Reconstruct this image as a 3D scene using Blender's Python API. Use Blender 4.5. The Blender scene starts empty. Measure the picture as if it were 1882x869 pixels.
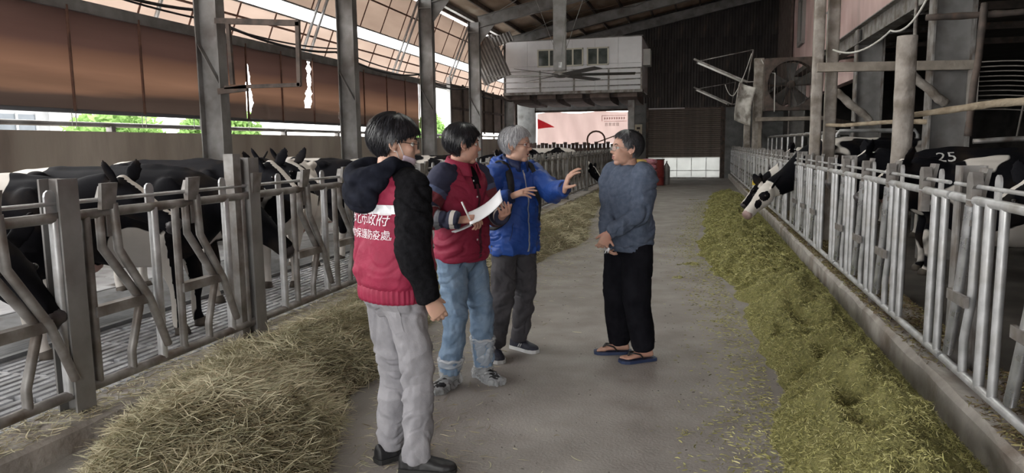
import bpy, bmesh, math, random
import numpy as np
from mathutils import Vector, Matrix
from mathutils.bvhtree import BVHTree

random.seed(7)
SC = bpy.context.scene
COL = SC.collection

# ------------------------------------------------------------------ camera, sky, light, exposure
def make_camera():
    yaw, pitch, roll = math.radians(14.3), math.atan(168 / 1330.0), math.radians(0.7)
    f = Vector((-math.sin(yaw) * math.cos(pitch), math.cos(yaw) * math.cos(pitch), -math.sin(pitch)))
    rt = Vector((math.cos(yaw), math.sin(yaw), 0))
    up = rt.cross(f)
    R = rt * math.cos(roll) - up * math.sin(roll)
    U = rt * math.sin(roll) + up * math.cos(roll)
    cam = bpy.data.cameras.new('camera')
    cam.sensor_fit = 'HORIZONTAL'; cam.sensor_width = 36.0
    cam.lens = 36.0 * 1330.0 / 1882.0
    cam.clip_start = 0.05; cam.clip_end = 400
    o = bpy.data.objects.new('camera', cam)
    m = Matrix((R, U, -f)).transposed().to_4x4()
    m.translation = (0, 0, 1.57)
    o.matrix_world = m
    COL.objects.link(o)
    SC.camera = o
make_camera()

world = bpy.data.worlds.new('overcast_sky'); SC.world = world
world.use_nodes = True
_bg = world.node_tree.nodes['Background']
_bg.inputs['Color'].default_value = (1.0, 0.985, 0.96, 1)
_bg.inputs['Strength'].default_value = 1.0

SC.view_settings.view_transform = 'Standard'
SC.view_settings.look = 'None'
SC.view_settings.gamma = 1.0
SC.view_settings.use_curve_mapping = False
SC.view_settings.exposure = 3.0
SC.cycles.use_denoising = True
SC.cycles.max_bounces = 8
SC.cycles.diffuse_bounces = 5
SC.cycles.transparent_max_bounces = 12
SC.cycles.sample_clamp_indirect = 6.0

def portal(loc, rot, sx, sy):
    l = bpy.data.lights.new('daylight_opening', 'AREA'); l.shape = 'RECTANGLE'; l.size = sx; l.size_y = sy
    l.cycles.is_portal = True
    o = bpy.data.objects.new('daylight_opening', l); o.location = loc; o.rotation_euler = rot
    COL.objects.link(o)
portal((-1.5, -3.9, 1.7), (math.radians(90), 0, 0), 6.4, 3.4)      # doorway in the added gable end, behind the photographer
portal((-8.3, 1.0, 3.4), (0, math.radians(-90), 0), 3.2, 9.5)      # unseen side bays left open to let key light in

# ------------------------------------------------------------------ small library
def noise3(p, seed=0):
    """value noise, p (n,3) -> (n,) in -1..1"""
    p = np.asarray(p, float)
    i = np.floor(p).astype(np.int64); f = p - i
    f = f * f * (3 - 2 * f)
    def h(ix, iy, iz):
        n = (ix * 374761393 + iy * 668265263 + iz * 2147483647 + seed * 974634777) & 0xffffffff
        n = ((n ^ (n >> 13)) * 1274126177) & 0xffffffff
        n = n ^ (n >> 16)
        return (n & 0xffff) / 32767.5 - 1
    x, y, z = i[:, 0], i[:, 1], i[:, 2]
    fx, fy, fz = f[:, 0], f[:, 1], f[:, 2]
    c00 = h(x, y, z) * (1 - fx) + h(x + 1, y, z) * fx
    c10 = h(x, y + 1, z) * (1 - fx) + h(x + 1, y + 1, z) * fx
    c01 = h(x, y, z + 1) * (1 - fx) + h(x + 1, y, z + 1) * fx
    c11 = h(x, y + 1, z + 1) * (1 - fx) + h(x + 1, y + 1, z + 1) * fx
    return (c00 * (1 - fy) + c10 * fy) * (1 - fz) + (c01 * (1 - fy) + c11 * fy) * fz

def fbm(p, oct=3, seed=0):
    s = 0; a = 1; t = 0
    p = np.asarray(p, float)
    for k in range(oct):
        s = s + a * noise3(p * (2 ** k) + 17.3 * k, seed + k); t += a; a *= 0.5
    return s / t

def V(*a): return np.array(a, float)
def nrm(v):
    v = np.asarray(v, float); return v / (np.linalg.norm(v) + 1e-12)

class MB:
    def __init__(s): s.v = []; s.f = []; s.n = 0
    def add(s, vs, fs):
        vs = np.asarray(vs, float).reshape(-1, 3)
        s.v.append(vs); s.f += [tuple(i + s.n for i in f) for f in fs]; s.n += len(vs)
        return s
    def box(s, a, b):
        (x0, y0, z0), (x1, y1, z1) = a, b
        return s.add([(x0, y0, z0), (x1, y0, z0), (x1, y1, z0), (x0, y1, z0), (x0, y0, z1), (x1, y0, z1), (x1, y1, z1), (x0, y1, z1)],
                     [(0, 3, 2, 1), (4, 5, 6, 7), (0, 1, 5, 4), (1, 2, 6, 5), (2, 3, 7, 6), (3, 0, 4, 7)])
    def beam(s, p, q, w, h, up=(0, 0, 1)):
        p, q = np.asarray(p, float), np.asarray(q, float); d = nrm(q - p)
        side = np.cross(d, up)
        if np.linalg.norm(side) < 1e-4: side = np.cross(d, (0, 1, 0))
        side = nrm(side); u = np.cross(side, d)
        a, b = side * w / 2, u * h / 2
        vs = [p - a - b, p + a - b, p + a + b, p - a + b, q - a - b, q + a - b, q + a + b, q - a + b]
        return s.add(vs, [(0, 3, 2, 1), (4, 5, 6, 7), (0, 1, 5, 4), (1, 2, 6, 5), (2, 3, 7, 6), (3, 0, 4, 7)])
    def loft(s, rings, closed=True, cap=True):
        n = len(rings[0]); vs = np.concatenate([np.asarray(r, float) for r in rings]); fs = []
        for k in range(len(rings) - 1):
            for j in range(n if closed else n - 1):
                j2 = (j + 1) % n
                fs.append((k * n + j, k * n + j2, (k + 1) * n + j2, (k + 1) * n + j))
        if cap:
            fs.append(tuple(range(n - 1, -1, -1))); m = (len(rings) - 1) * n
            fs.append(tuple(m + j for j in range(n)))
        return s.add(vs, fs)
    def tube(s, pts, rad, n=10, up=(0, 0, 1), flat=1.0, cap=True):
        """round tube through pts; rad scalar or list; flat scales the second axis"""
        pts = [np.asarray(p, float) for p in pts]
        if np.isscalar(rad): rad = [rad] * len(pts)
        rings = []; prev = None
        for i, p in enumerate(pts):
            d = nrm((pts[min(i + 1, len(pts) - 1)] - pts[max(i - 1, 0)]))
            if prev is None:
                a = np.cross(d, up)
                if np.linalg.norm(a) < 1e-3: a = np.cross(d, (1, 0, 0))
            else: a = prev - d * (prev @ d)
            a = nrm(a); prev = a; b = np.cross(a, d)
            t = np.linspace(0, 2 * math.pi, n, endpoint=False)
            rings.append(p + rad[i] * (np.outer(np.cos(t), a) + flat * np.outer(np.sin(t), b)))
        return s.loft(rings, cap=cap)
    def capsule(s, pts, rad, n=10, up=(0, 0, 1)):
        """tube with rounded ends"""
        pts = [np.asarray(p, float) for p in pts]
        if np.isscalar(rad): rad = [rad] * len(pts)
        d0 = nrm(pts[0] - pts[1]); d1 = nrm(pts[-1] - pts[-2]); r0, r1 = rad[0], rad[-1]
        P = [pts[0] + d0 * r0 * .97, pts[0] + d0 * r0 * .7] + pts + [pts[-1] + d1 * r1 * .7, pts[-1] + d1 * r1 * .97]
        Rr = [r0 * .25, r0 * .72] + list(rad) + [r1 * .72, r1 * .25]
        return s.tube(P, Rr, n, up)
    def ell(s, c, r, R=None, nu=14, nv=9):
        """ellipsoid"""
        vs = [];
        for i in range(1, nv):
            ph = math.pi * i / nv
            for j in range(nu):
                th = 2 * math.pi * j / nu
                vs.append((math.sin(ph) * math.cos(th) * r[0], math.sin(ph) * math.sin(th) * r[1], math.cos(ph) * r[2]))
        vs += [(0, 0, r[2]), (0, 0, -r[2])]; top, bot = len(vs) - 2, len(vs) - 1
        vs = np.array(vs)
        if R is not None: vs = vs @ np.asarray(R, float).T
        vs = vs + np.asarray(c, float); fs = []
        for i in range(nv - 2):
            for j in range(nu):
                j2 = (j + 1) % nu
                fs.append((i * nu + j, (i + 1) * nu + j, (i + 1) * nu + j2, i * nu + j2))
        for j in range(nu):
            fs.append((top, j, (j + 1) % nu)); fs.append((bot, (nv - 2) * nu + (j + 1) % nu, (nv - 2) * nu + j))
        return s.add(vs, fs)
    def grid(s, P):
        """P (a,b,3) open sheet"""
        a, b = P.shape[:2]
        fs = [(i * b + j, (i + 1) * b + j, (i + 1) * b + j + 1, i * b + j + 1) for i in range(a - 1) for j in range(b - 1)]
        return s.add(P.reshape(-1, 3), fs)
    def mesh(s, name, smooth=False):
        me = bpy.data.meshes.new(name)
        vs = np.concatenate(s.v) if s.v else np.zeros((0, 3))
        me.from_pydata(vs.tolist(), [], s.f)
        if smooth: me.polygons.foreach_set('use_smooth', [True] * len(me.polygons))
        me.update(); return me
    def build(s, name, mat, parent=None, smooth=False, angle=None):
        me = s.mesh(name, smooth or angle is not None)
        if angle is not None: me.set_sharp_from_angle(angle=math.radians(angle))
        return obj(name, me, mat, parent)

def obj(name, me, mat=None, parent=None, loc=None):
    o = bpy.data.objects.new(name, me); COL.objects.link(o)
    if mat is not None and me is not None and len(me.materials) == 0: me.materials.append(mat)
    if parent is not None: o.parent = parent
    if loc is not None: o.location = loc
    return o
def tag(o, label=None, cat=None, group=None, kind=None):
    if label: o['label'] = label
    if cat: o['category'] = cat
    if group: o['group'] = group
    if kind: o['kind'] = kind
    return o
def empty(name, loc=(0, 0, 0), rz=0, label=None, cat=None, group=None, kind=None):
    o = bpy.data.objects.new(name, None); COL.objects.link(o); o.location = loc; o.rotation_euler = (0, 0, rz)
    return tag(o, label, cat, group, kind)
def struct(o): o['kind'] = 'structure'; return o
def inst(name, me, parent, loc=(0, 0, 0), rot=None, scale=None, mat=None):
    o = bpy.data.objects.new(name, me); COL.objects.link(o); o.parent = parent; o.location = loc
    if rot is not None: o.rotation_euler = rot
    if scale is not None: o.scale = scale
    if mat is not None and len(me.materials) == 0: me.materials.append(mat)
    return o

def remesh(mb, voxel, smooth=4, factor=0.5):
    """fuse overlapping closed shapes of mb into one continuous surface -> (verts, faces)"""
    me = mb.mesh('tmp'); o = bpy.data.objects.new('tmp', me); COL.objects.link(o)
    m = o.modifiers.new('r', 'REMESH'); m.mode = 'VOXEL'; m.voxel_size = voxel
    if smooth:
        s = o.modifiers.new('s', 'SMOOTH'); s.iterations = smooth; s.factor = factor
    dg = bpy.context.evaluated_depsgraph_get(); dg.update()
    e = o.evaluated_get(dg); em = e.to_mesh()
    n = len(em.vertices); co = np.empty(n * 3); em.vertices.foreach_get('co', co)
    no = np.empty(n * 3); em.vertices.foreach_get('normal', no)
    nl = len(em.loops); li = np.empty(nl, np.int32); em.loops.foreach_get('vertex_index', li)
    ls = np.empty(len(em.polygons), np.int32); em.polygons.foreach_get('loop_start', ls)
    lt = np.empty(len(em.polygons), np.int32); em.polygons.foreach_get('loop_total', lt)
    e.to_mesh_clear(); bpy.data.objects.remove(o); bpy.data.meshes.remove(me)
    return co.reshape(-1, 3), no.reshape(-1, 3), (li, ls, lt)
def mesh_np(name, co, topo, smooth=True):
    li, ls, lt = topo
    me = bpy.data.meshes.new(name)
    me.vertices.add(len(co)); me.vertices.foreach_set('co', np.ascontiguousarray(co, dtype=np.float32).ravel())
    me.loops.add(len(li)); me.loops.foreach_set('vertex_index', li)
    me.polygons.add(len(ls)); me.polygons.foreach_set('loop_start', ls)
    me.polygons.foreach_set('use_smooth', np.full(len(ls), smooth))
    me.update(calc_edges=True); me.validate()
    return me
def quads_np(name, co, quads, smooth=False):
    quads = np.asarray(quads, np.int32); k = quads.shape[1]
    return mesh_np(name, co, (quads.ravel(), np.arange(len(quads), dtype=np.int32) * k, np.full(len(quads), k, np.int32)), smooth)
def cut(co, topo, keep):
    """drop faces whose vertices are not all kept"""
    li, ls, lt = topo
    m = int(lt[0]) if len(lt) and (lt == lt[0]).all() else None
    idx = [li[a:a + b] for a, b in zip(ls, lt)] if m is None else li.reshape(-1, m)
    ok = np.array([keep[x].all() for x in idx]) if m is None else keep[idx].all(1)
    f = idx[ok] if m is not None else None
    if m is None: raise ValueError
    used = np.unique(f); mp = np.full(len(co), -1); mp[used] = np.arange(len(used))
    g = mp[f].astype(np.int32)
    return co[used], (g.ravel(), np.arange(len(g), dtype=np.int32) * m, np.full(len(g), m, np.int32))

# ------------------------------------------------------------------ materials
MATS = {}
def mat(name, c1, c2=None, scale=6, rough=0.7, metal=0.0, bump=0.0, bscale=40, stretch=(1, 1, 1), detail=5, contrast=(0.35, 0.65),
        c3=None, s3=1.5, t3=(0.55, 0.75), spec=0.4, rvar=0.0, coat=0.0):
    """noise-mottled principled surface: c1..c2 fine mottling, c3 large stains"""
    if name in MATS: return MATS[name]
    m = bpy.data.materials.new(name); m.use_nodes = True; nt = m.node_tree; b = nt.nodes['Principled BSDF']; L = nt.links
    b.inputs['Roughness'].default_value = rough; b.inputs['Metallic'].default_value = metal
    b.inputs['Specular IOR Level'].default_value = spec
    b.inputs['Coat Weight'].default_value = coat
    tc = nt.nodes.new('ShaderNodeTexCoord'); mp = nt.nodes.new('ShaderNodeMapping'); mp.inputs['Scale'].default_value = stretch
    L.new(tc.outputs['Object'], mp.inputs['Vector'])
    col = None
    def noise(sc, det=detail):
        n = nt.nodes.new('ShaderNodeTexNoise'); n.inputs['Scale'].default_value = sc; n.inputs['Detail'].default_value = det
        L.new(mp.outputs['Vector'], n.inputs['Vector']); return n
    if c2 is not None:
        n = noise(scale); r = nt.nodes.new('ShaderNodeValToRGB')
        r.color_ramp.elements[0].position, r.color_ramp.elements[1].position = contrast
        r.color_ramp.elements[0].color = (*c1, 1); r.color_ramp.elements[1].color = (*c2, 1)
        L.new(n.outputs['Fac'], r.inputs['Fac']); col = r.outputs['Color']
        if rvar:
            mr = nt.nodes.new('ShaderNodeMapRange'); mr.inputs['To Min'].default_value = max(0.02, rough - rvar); mr.inputs['To Max'].default_value = min(1, rough + rvar)
            mr.inputs['From Min'].default_value = contrast[0]; mr.inputs['From Max'].default_value = contrast[1]
            n2 = noise(scale * .6); L.new(n2.outputs['Fac'], mr.inputs['Value']); L.new(mr.outputs['Result'], b.inputs['Roughness'])
    if c3 is not None:
        n = noise(s3); r = nt.nodes.new('ShaderNodeValToRGB')
        r.color_ramp.elements[0].position, r.color_ramp.elements[1].position = t3
        r.color_ramp.elements[0].color = (0, 0, 0, 1); r.color_ramp.elements[1].color = (1, 1, 1, 1)
        L.new(n.outputs['Fac'], r.inputs['Fac'])
        mx = nt.nodes.new('ShaderNodeMix'); mx.data_type = 'RGBA'
        L.new(r.outputs['Color'], mx.inputs['Factor'])
        if col is not None: L.new(col, mx.inputs['A'])
        else: mx.inputs['A'].default_value = (*c1, 1)
        mx.inputs['B'].default_value = (*c3, 1); col = mx.outputs['Result']
    if col is not None: L.new(col, b.inputs['Base Color'])
    else: b.inputs['Base Color'].default_value = (*c1, 1)
    if bump:
        n = noise(bscale); bp = nt.nodes.new('ShaderNodeBump'); bp.inputs['Strength'].default_value = bump; bp.inputs['Distance'].default_value = 0.02
        L.new(n.outputs['Fac'], bp.inputs['Height']); L.new(bp.outputs['Normal'], b.inputs['Normal'])
    MATS[name] = m; return m
def translucent(name, c1, c2, amount=0.5, scale=3, stretch=(1, 1, 1), bands=None):
    """cloth that lets daylight through; bands: [(z, colour)...] along object z"""
    m = bpy.data.materials.new(name); m.use_nodes = True; nt = m.node_tree; L = nt.links
    b = nt.nodes['Principled BSDF']; out = nt.nodes['Material Output']; b.inputs['Roughness'].default_value = .75
    tc = nt.nodes.new('ShaderNodeTexCoord'); mp = nt.nodes.new('ShaderNodeMapping'); mp.inputs['Scale'].default_value = stretch
    L.new(tc.outputs['Object'], mp.inputs['Vector'])
    n = nt.nodes.new('ShaderNodeTexNoise'); n.inputs['Scale'].default_value = scale; n.inputs['Detail'].default_value = 6
    L.new(mp.outputs['Vector'], n.inputs['Vector'])
    r = nt.nodes.new('ShaderNodeValToRGB'); L.new(n.outputs['Fac'], r.inputs['Fac'])
    r.color_ramp.elements[0].position = .3; r.color_ramp.elements[1].position = .7
    r.color_ramp.elements[0].color = (*c1, 1); r.color_ramp.elements[1].color = (*c2, 1)
    col = r.outputs['Color']
    if bands:
        sp = nt.nodes.new('ShaderNodeSeparateXYZ'); L.new(tc.outputs['Object'], sp.inputs['Vector'])
        ad = nt.nodes.new('ShaderNodeMath'); ad.operation = 'MULTIPLY_ADD'; L.new(n.outputs['Fac'], ad.inputs[0]); ad.inputs[1].default_value = .35
        L.new(sp.outputs['Z'], ad.inputs[2])
        mr = nt.nodes.new('ShaderNodeMapRange'); z0, z1 = bands[0][0], bands[-1][0]
        mr.inputs['From Min'].default_value = z0; mr.inputs['From Max'].default_value = z1; L.new(ad.outputs[0], mr.inputs['Value'])
        r2 = nt.nodes.new('ShaderNodeValToRGB'); L.new(mr.outputs['Result'], r2.inputs['Fac'])
        els = r2.color_ramp.elements
        els[0].position = 0; els[0].color = (*bands[0][1], 1); els[1].position = 1; els[1].color = (*bands[-1][1], 1)
        for z, c in bands[1:-1]:
            e = els.new((z - z0) / (z1 - z0)); e.color = (*c, 1)
        mx = nt.nodes.new('ShaderNodeMix'); mx.data_type = 'RGBA'; mx.blend_type = 'MULTIPLY'; mx.inputs['Factor'].default_value = 1
        L.new(col, mx.inputs['A']); L.new(r2.outputs['Color'], mx.inputs['B']); col = mx.outputs['Result']
    L.new(col, b.inputs['Base Color'])
    t = nt.nodes.new('ShaderNodeBsdfTranslucent'); L.new(col, t.inputs['Color'])
    ms = nt.nodes.new('ShaderNodeMixShader'); ms.inputs['Fac'].default_value = amount
    L.new(b.outputs['BSDF'], ms.inputs[1]); L.new(t.outputs['BSDF'], ms.inputs[2]); L.new(ms.outputs['Shader'], out.inputs['Surface'])
    MATS[name] = m; return m
def sheer(name, col, alpha=0.35, rough=.15, noise_scale=None):
    """clear plastic or glass pane: mostly transparent, glossy"""
    m = bpy.data.materials.new(name); m.use_nodes = True; b = m.node_tree.nodes['Principled BSDF']
    b.inputs['Base Color'].default_value = (*col, 1); b.inputs['Alpha'].default_value = alpha; b.inputs['Roughness'].default_value = rough
    MATS[name] = m; return m

M_CONC = mat('aisle_concrete', (.215, .197, .184), (.29, .272, .255), 3, rough=.78, bump=.25, bscale=60, c3=(.18, .166, .156), s3=.55, t3=(.5, .75), rvar=.15)
M_KERB = mat('kerb_concrete', (.27, .25, .23), (.40, .375, .345), 5, rough=.85, bump=.5, bscale=25, c3=(.16, .125, .10), s3=2.2, t3=(.5, .7))
M_WALLC = mat('weathered_wall_concrete', (.34, .295, .25), (.46, .41, .35), 2.2, rough=.9, bump=.3, bscale=12, stretch=(1, 1, .25), c3=(.22, .18, .15), s3=1.1, t3=(.5, .72))
M_GALV = mat('galvanised_steel', (.38, .385, .39), (.56, .565, .575), 9, rough=.42, metal=.5, c3=(.28, .26, .235), s3=4, t3=(.52, .75), rvar=.14)
M_GALVD = mat('dull_galvanised_steel', (.18, .17, .16), (.33, .32, .31), 7, rough=.58, metal=.55, c3=(.13, .10, .08), s3=5, t3=(.48, .7), rvar=.1)
M_BRIGHT = mat('bright_galvanised_steel', (.50, .51, .53), (.66, .67, .69), 12, rough=.3, metal=.85, rvar=.12)
M_STEEL = mat('painted_steel', (.17, .165, .16), (.27, .265, .26), 3, rough=.5, metal=.25, c3=(.12, .10, .09), s3=2.5, t3=(.5, .75), rvar=.12)
M_DARKST = mat('dark_rusty_steel', (.06, .05, .045), (.13, .10, .085), 6, rough=.75, metal=.2, c3=(.16, .09, .055), s3=5, t3=(.6, .8))
M_RUST = mat('rusty_batten', (.10, .055, .04), (.19, .10, .07), 8, rough=.8)
M_WOOD = mat('grey_timber', (.17, .145, .12), (.30, .265, .225), 5, rough=.88, stretch=(1, 1, 1), bump=.4, bscale=30)
M_BLACK = mat('black_rubber', (.012, .012, .013), (.03, .03, .03), 20, rough=.6)
# ================================================================== SETTING
XL, XR = -3.30, 1.46          # feed fences left and right of the aisle
BAYS = [10.2, 14.9, 19.8, 24.4, 29.15]
def slab(name, a, b, m, parent=None):
    o = MB().box(a, b).build(name, m, parent)
    return struct(o) if parent is None else o

slab('floor', (-3.2, -6, -.12), (1.4, 33.6, 0), M_CONC)
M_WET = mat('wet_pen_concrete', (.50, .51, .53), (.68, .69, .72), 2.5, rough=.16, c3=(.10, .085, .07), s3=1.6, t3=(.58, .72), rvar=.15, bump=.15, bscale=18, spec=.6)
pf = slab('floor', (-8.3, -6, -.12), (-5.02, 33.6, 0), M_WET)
M_SLOT = mat('slot_pit', (.012, .011, .01), (.03, .027, .022), 8, rough=.6)
M_SLAT = mat('slatted_floor_concrete', (.38, .39, .41), (.58, .59, .62), 5, rough=.25, c3=(.09, .08, .07), s3=2.5, t3=(.55, .75), rvar=.15, spec=.6)
sf = slab('floor', (-5.02, -6, -.12), (-3.44, 33.6, -.05), M_SLOT)
_sl = MB().box((-.024, -.39, -.05), (.024, .39, .0)).mesh('slat')
_sl.materials.append(M_SLAT)
for i in range(18):
    for j in range(16):
        inst('slat', _sl, sf, (-4.98 + .0855 * i, 1.9 + .83 * j + (.4 if i % 2 else 0), 0))
_far = MB()
for i in range(18): _far.box((-4.98 + .0855 * i - .024, 15.3, -.05), (-4.98 + .0855 * i + .024, 33.4, 0))
tag(_far.build('slat', M_SLAT, sf), kind='stuff')
for yy in np.arange(1.9, 15.6, .83): inst('cross_rib', MB().box((-5.02, -.02, -.05), (-3.44, .02, -.004)).mesh('cross_rib'), sf, (0, yy + .41, 0), mat=M_SLAT)
# grooved rubber mat strip in the left pen
M_MAT = mat('grooved_rubber_mat', (.10, .105, .11), (.17, .175, .18), 6, rough=.4, c3=(.05, .045, .04), s3=3, t3=(.55, .7), spec=.5)
t = np.arange(-6.35, -5.03, .03); P = np.zeros((len(t), 2, 3)); P[:, :, 0] = t[:, None]
P[:, 0, 1] = -2; P[:, 1, 1] = 30; P[:, :, 2] = (.022 + .008 * (np.arange(len(t)) % 2))[:, None]
mm = MB().grid(P); mm.box((-5.05, -2, -.0), (-5.0, 30, .035)).box((-6.38, -2, 0), (-6.34, 30, .03))
tag(mm.build('rubber_mat', M_MAT), 'grooved dark rubber walkway mat along the left cow pen', 'rubber mat')

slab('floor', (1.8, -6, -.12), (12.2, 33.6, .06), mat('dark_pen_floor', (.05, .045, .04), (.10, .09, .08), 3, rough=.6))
def kerb(name, x0, x1, h):
    ys = np.arange(-6, 33.7, .3); rng = np.random.RandomState(3)
    prof = [(x0, 0), (x0, h - .03), (x0 + .03, h), (x1 - .02, h), (x1, h - .02), (x1, -.1), (x0, -.1)]
    rings = []
    for y in ys:
        j = rng.uniform(-.008, .008, (len(prof), 2))
        rings.append([(p[0] + q[0], y, p[1] + q[1]) for p, q in zip(prof, j)])
    return struct(MB().loft(rings).build(name, M_KERB))
kerb('trim_1', -3.46, -3.13, .13)
kerb('trim_2', 1.37, 1.82, .2)

# low concrete wall on the left with a pipe rail on its coping
wl = slab('wall_left', (-8.4, -6, -.1), (-8.2, 33.6, 1.83), M_WALLC)
pr = MB().tube([(-8.28, -5, 1.93), (-8.28, 33, 1.93)], .035, 8).build('coping_rail', M_STEEL, wl, smooth=True)
for y in np.arange(2, 33, 2.3): inst('rail_saddle', MB().box((-.05, -.04, 0), (.05, .04, .09)).mesh('rail_saddle'), wl, (-8.28, float(y), 1.82), mat=M_STEEL)

# back gable: corrugated cladding, shutter, piers
wb = empty('wall_back', (0, 33.5, 0), kind='structure')
M_CORR = mat('dark_corrugated_sheet', (.028, .025, .024), (.06, .052, .048), 3, rough=.55, metal=.2, c3=(.10, .075, .06), s3=2.5, t3=(.62, .8), stretch=(1, 1, .3))
def corr_panel(w, h, pitch=.12, dep=.025):
    xs = []; k = 0
    while k * pitch / 4 <= w + 1e-6:
        xs.append((k * pitch / 4, dep * (0, 1, 1, 0)[k % 4])); k += 1
    P = np.zeros((len(xs), 2, 3))
    for i, (x, d) in enumerate(xs): P[i, :, 0] = x; P[i, :, 1] = -d; P[i, 1, 2] = h
    mb = MB().grid(P); Q = P.copy(); Q[:, :, 1] += .004
    return mb.grid(Q[::-1]).mesh('corrugated_sheet')
for r_, (z0, hh) in enumerate(((3.12, 1.55), (4.6, 1.6), (6.12, 2.0))):
    cm = corr_panel(.99, hh)
    for i in range(6):
        inst('corrugated_sheet', cm, wb, (-2.35 + i * .98, (r_ % 2) * .012 + (i % 2) * .008, z0), mat=M_CORR)
for z in (3.1, 4.6, 6.1): inst('girt', MB().box((-8.3, .03, -.05), (3.6, .1, .05)).mesh('girt'), wb, (0, 0, z), mat=M_DARKST)
cm = corr_panel(.99, 2.2)
for i in range(7): inst('corrugated_sheet', cm, wb, (-8.4 + i * .98, .01 * (i % 2), 3.6), mat=M_CORR)
inst('outer_cladding', MB().box((-8.4, .12, 3.1), (3.8, .16, 9)).mesh('outer_cladding'), wb, mat=M_CORR)
M_PIER = mat('grey_pier_block', (.15, .155, .155), (.23, .235, .235), 4, rough=.85, c3=(.09, .09, .085), s3=2, t3=(.5, .7))
for a, b in (((-3.0, -.1, 0), (-2.22, .25, 3.35)), ((-8.4, -.1, 0), (-7.35, .25, 3.6)), ((-7.35, -.05, 3.14), (-3.0, .25, 3.5)), ((-7.35, -.05, 0), (-3.0, .2, 1.4)), ((1.15, 0, 0), (3.8, .2, 3.1))):
    MB().box(a, b).build('masonry_pier' if a[2] == 0 and b[2] > 2 else 'masonry_band', M_PIER, wb)
# block joints on the grey pier are real grooves
for k in range(8): inst('block', MB().box((-2.98, -.14, .02), (-2.24, -.1, .38)).mesh('block'), wb, (0, 0, .41 * k), mat=M_PIER)
# rolling shutter with white sheet below
dr = empty('door_1', (0, 33.42, 0), kind='structure')
M_SHUT = mat('brown_shutter_slat', (.17, .14, .12), (.25, .21, .18), 4, rough=.4, metal=.2, c3=(.34, .29, .25), s3=.9, t3=(.5, .7), stretch=(1, 1, .4))
sm = MB()
prof = [(0, 0), (-.045, .012), (-.03, .055), (-.0, .07), (0, .0)]
sm.loft([[(x, p[0], p[1]) for p in prof[:4]] for x in (-2.12, 1.02)])
sm = sm.mesh('shutter_slat')
for k in range(25): inst('shutter_slat', sm, dr, (0, 0, .94 + k * .086), mat=M_SHUT)
for x in (-2.17, 1.05): MB().box((x - .05, -.09, 0), (x + .05, .03, 3.15)).build('guide_rail', M_DARKST, dr)
MB().box((-2.2, .02, .92), (1.2, .035, 3.1)).build('light_stop_backing', M_DARKST, dr); MB().box((1.03, .0, 0), (1.2, .04, 3.1)).build('jamb', M_DARKST, dr)  # backing added behind the slats to stop daylight leaking through
MB().box((-2.2, -.05, 3.08), (-.55, -.02, 3.12)).build('header_strip', mat('header_white', (.7, .7, .7), rough=.5), dr)
M_PVC = translucent('white_pvc_sheet', (.62, .63, .62), (.70, .71, .70), .38)
for k in range(5):
    for j in range(2):
        MB().box((-2.12 + k * .635, .0, .03 if j == 0 else .35), (-2.12 + k * .635 + .632, .015, .348 if j == 0 else .93)).build('sheet_panel', M_PVC, dr)
MB().box((-2.1, -.02, .0), (1.05, .03, .04)).build('bottom_bar', M_GALVD, dr)
for k in range(6): MB().box((-2.12 + k * .635 - .012, -.02, 0), (-2.12 + k * .635 + .012, .0, .93)).build('sheet_bar', M_GALV, dr)
MB().box((-2.12, -.02, .335), (1.05, .0, .36)).build('sheet_bar', M_GALV, dr)

# unseen near gable end, added with a doorway to cut light from behind
for a, b in (((-8.4, -4.2, 0), (-4.7, -4, 7)), ((1.7, -4.2, 0), (3.6, -4, 8.6)), ((-4.7, -4.2, 3.4), (1.7, -4, 8.4))): slab('wall_front_unseen', a, b, M_CORR)
# roof: sheets, purlins, rafters
ce = empty('ceiling', (0, 0, 0), kind='structure')
zr = lambda x: 5.93 + .2 * (x + 7.3)
M_ROOF = mat('stained_roof_sheet', (.22, .15, .105), (.40, .30, .22), 1.6, rough=.8, stretch=(1.2, .35, 1), c3=(.50, .42, .34), s3=.9, t3=(.56, .72), detail=8)
M_ADDSKYL = translucent('added_skylight_sheet', (.70, .71, .69), (.80, .81, .79), .75)  # translucent roof sheets added out of view to light the aisle from above
for i in range(12):
    for j in range(8):
        x0 = -7.95 + i * 1.0; y0 = -4 + j * 4.72
        mb = MB(); zz = .0 if j % 2 else .012
        mb.loft([[(x0, y, zr(x0) + .15 + zz), (x0 + .995, y, zr(x0 + .995) + .15 + zz), (x0 + .995, y, zr(x0 + .995) + .17 + zz), (x0, y, zr(x0) + .17 + zz)] for y in (y0, y0 + 4.75)])
        mb.build('roof_sheet', M_ADDSKYL if (i in (5, 6, 7) and j in (2, 3, 4, 5)) else M_ROOF, ce)
for i in range(12):
    x = -7.9 + i * .99
    MB().box((x - .03, -4, zr(x) + .0), (x + .03, 33.7, zr(x) + .145)).build('purlin', M_DARKST, ce)
def hbeam(mb, p, q, depth, width, up=(0, 0, 1), tf=.016, tw=.012):
    p, q = np.asarray(p, float), np.asarray(q, float); d = nrm(q - p); u = nrm(np.asarray(up, float) - d * (np.asarray(up, float) @ d))
    mb.beam(p + u * (depth - tf) / 2, q + u * (depth - tf) / 2, width, tf, u); mb.beam(p - u * (depth - tf) / 2, q - u * (depth - tf) / 2, width, tf, u)
    mb.beam(p, q, tw, depth - 2 * tf, u); return mb
for y in BAYS[1:] + [33.2]:
    mb = hbeam(MB(), (-7.3, y, zr(-7.3) - .19), (3.3, y, zr(3.3) - .19), .38, .2)
    o = mb.build('rafter', M_STEEL, ce)
MB().box((-7.75, -4, 5.86), (-7.62, 33.6, 6.0)).build('eave_beam', M_STEEL, ce)
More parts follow.
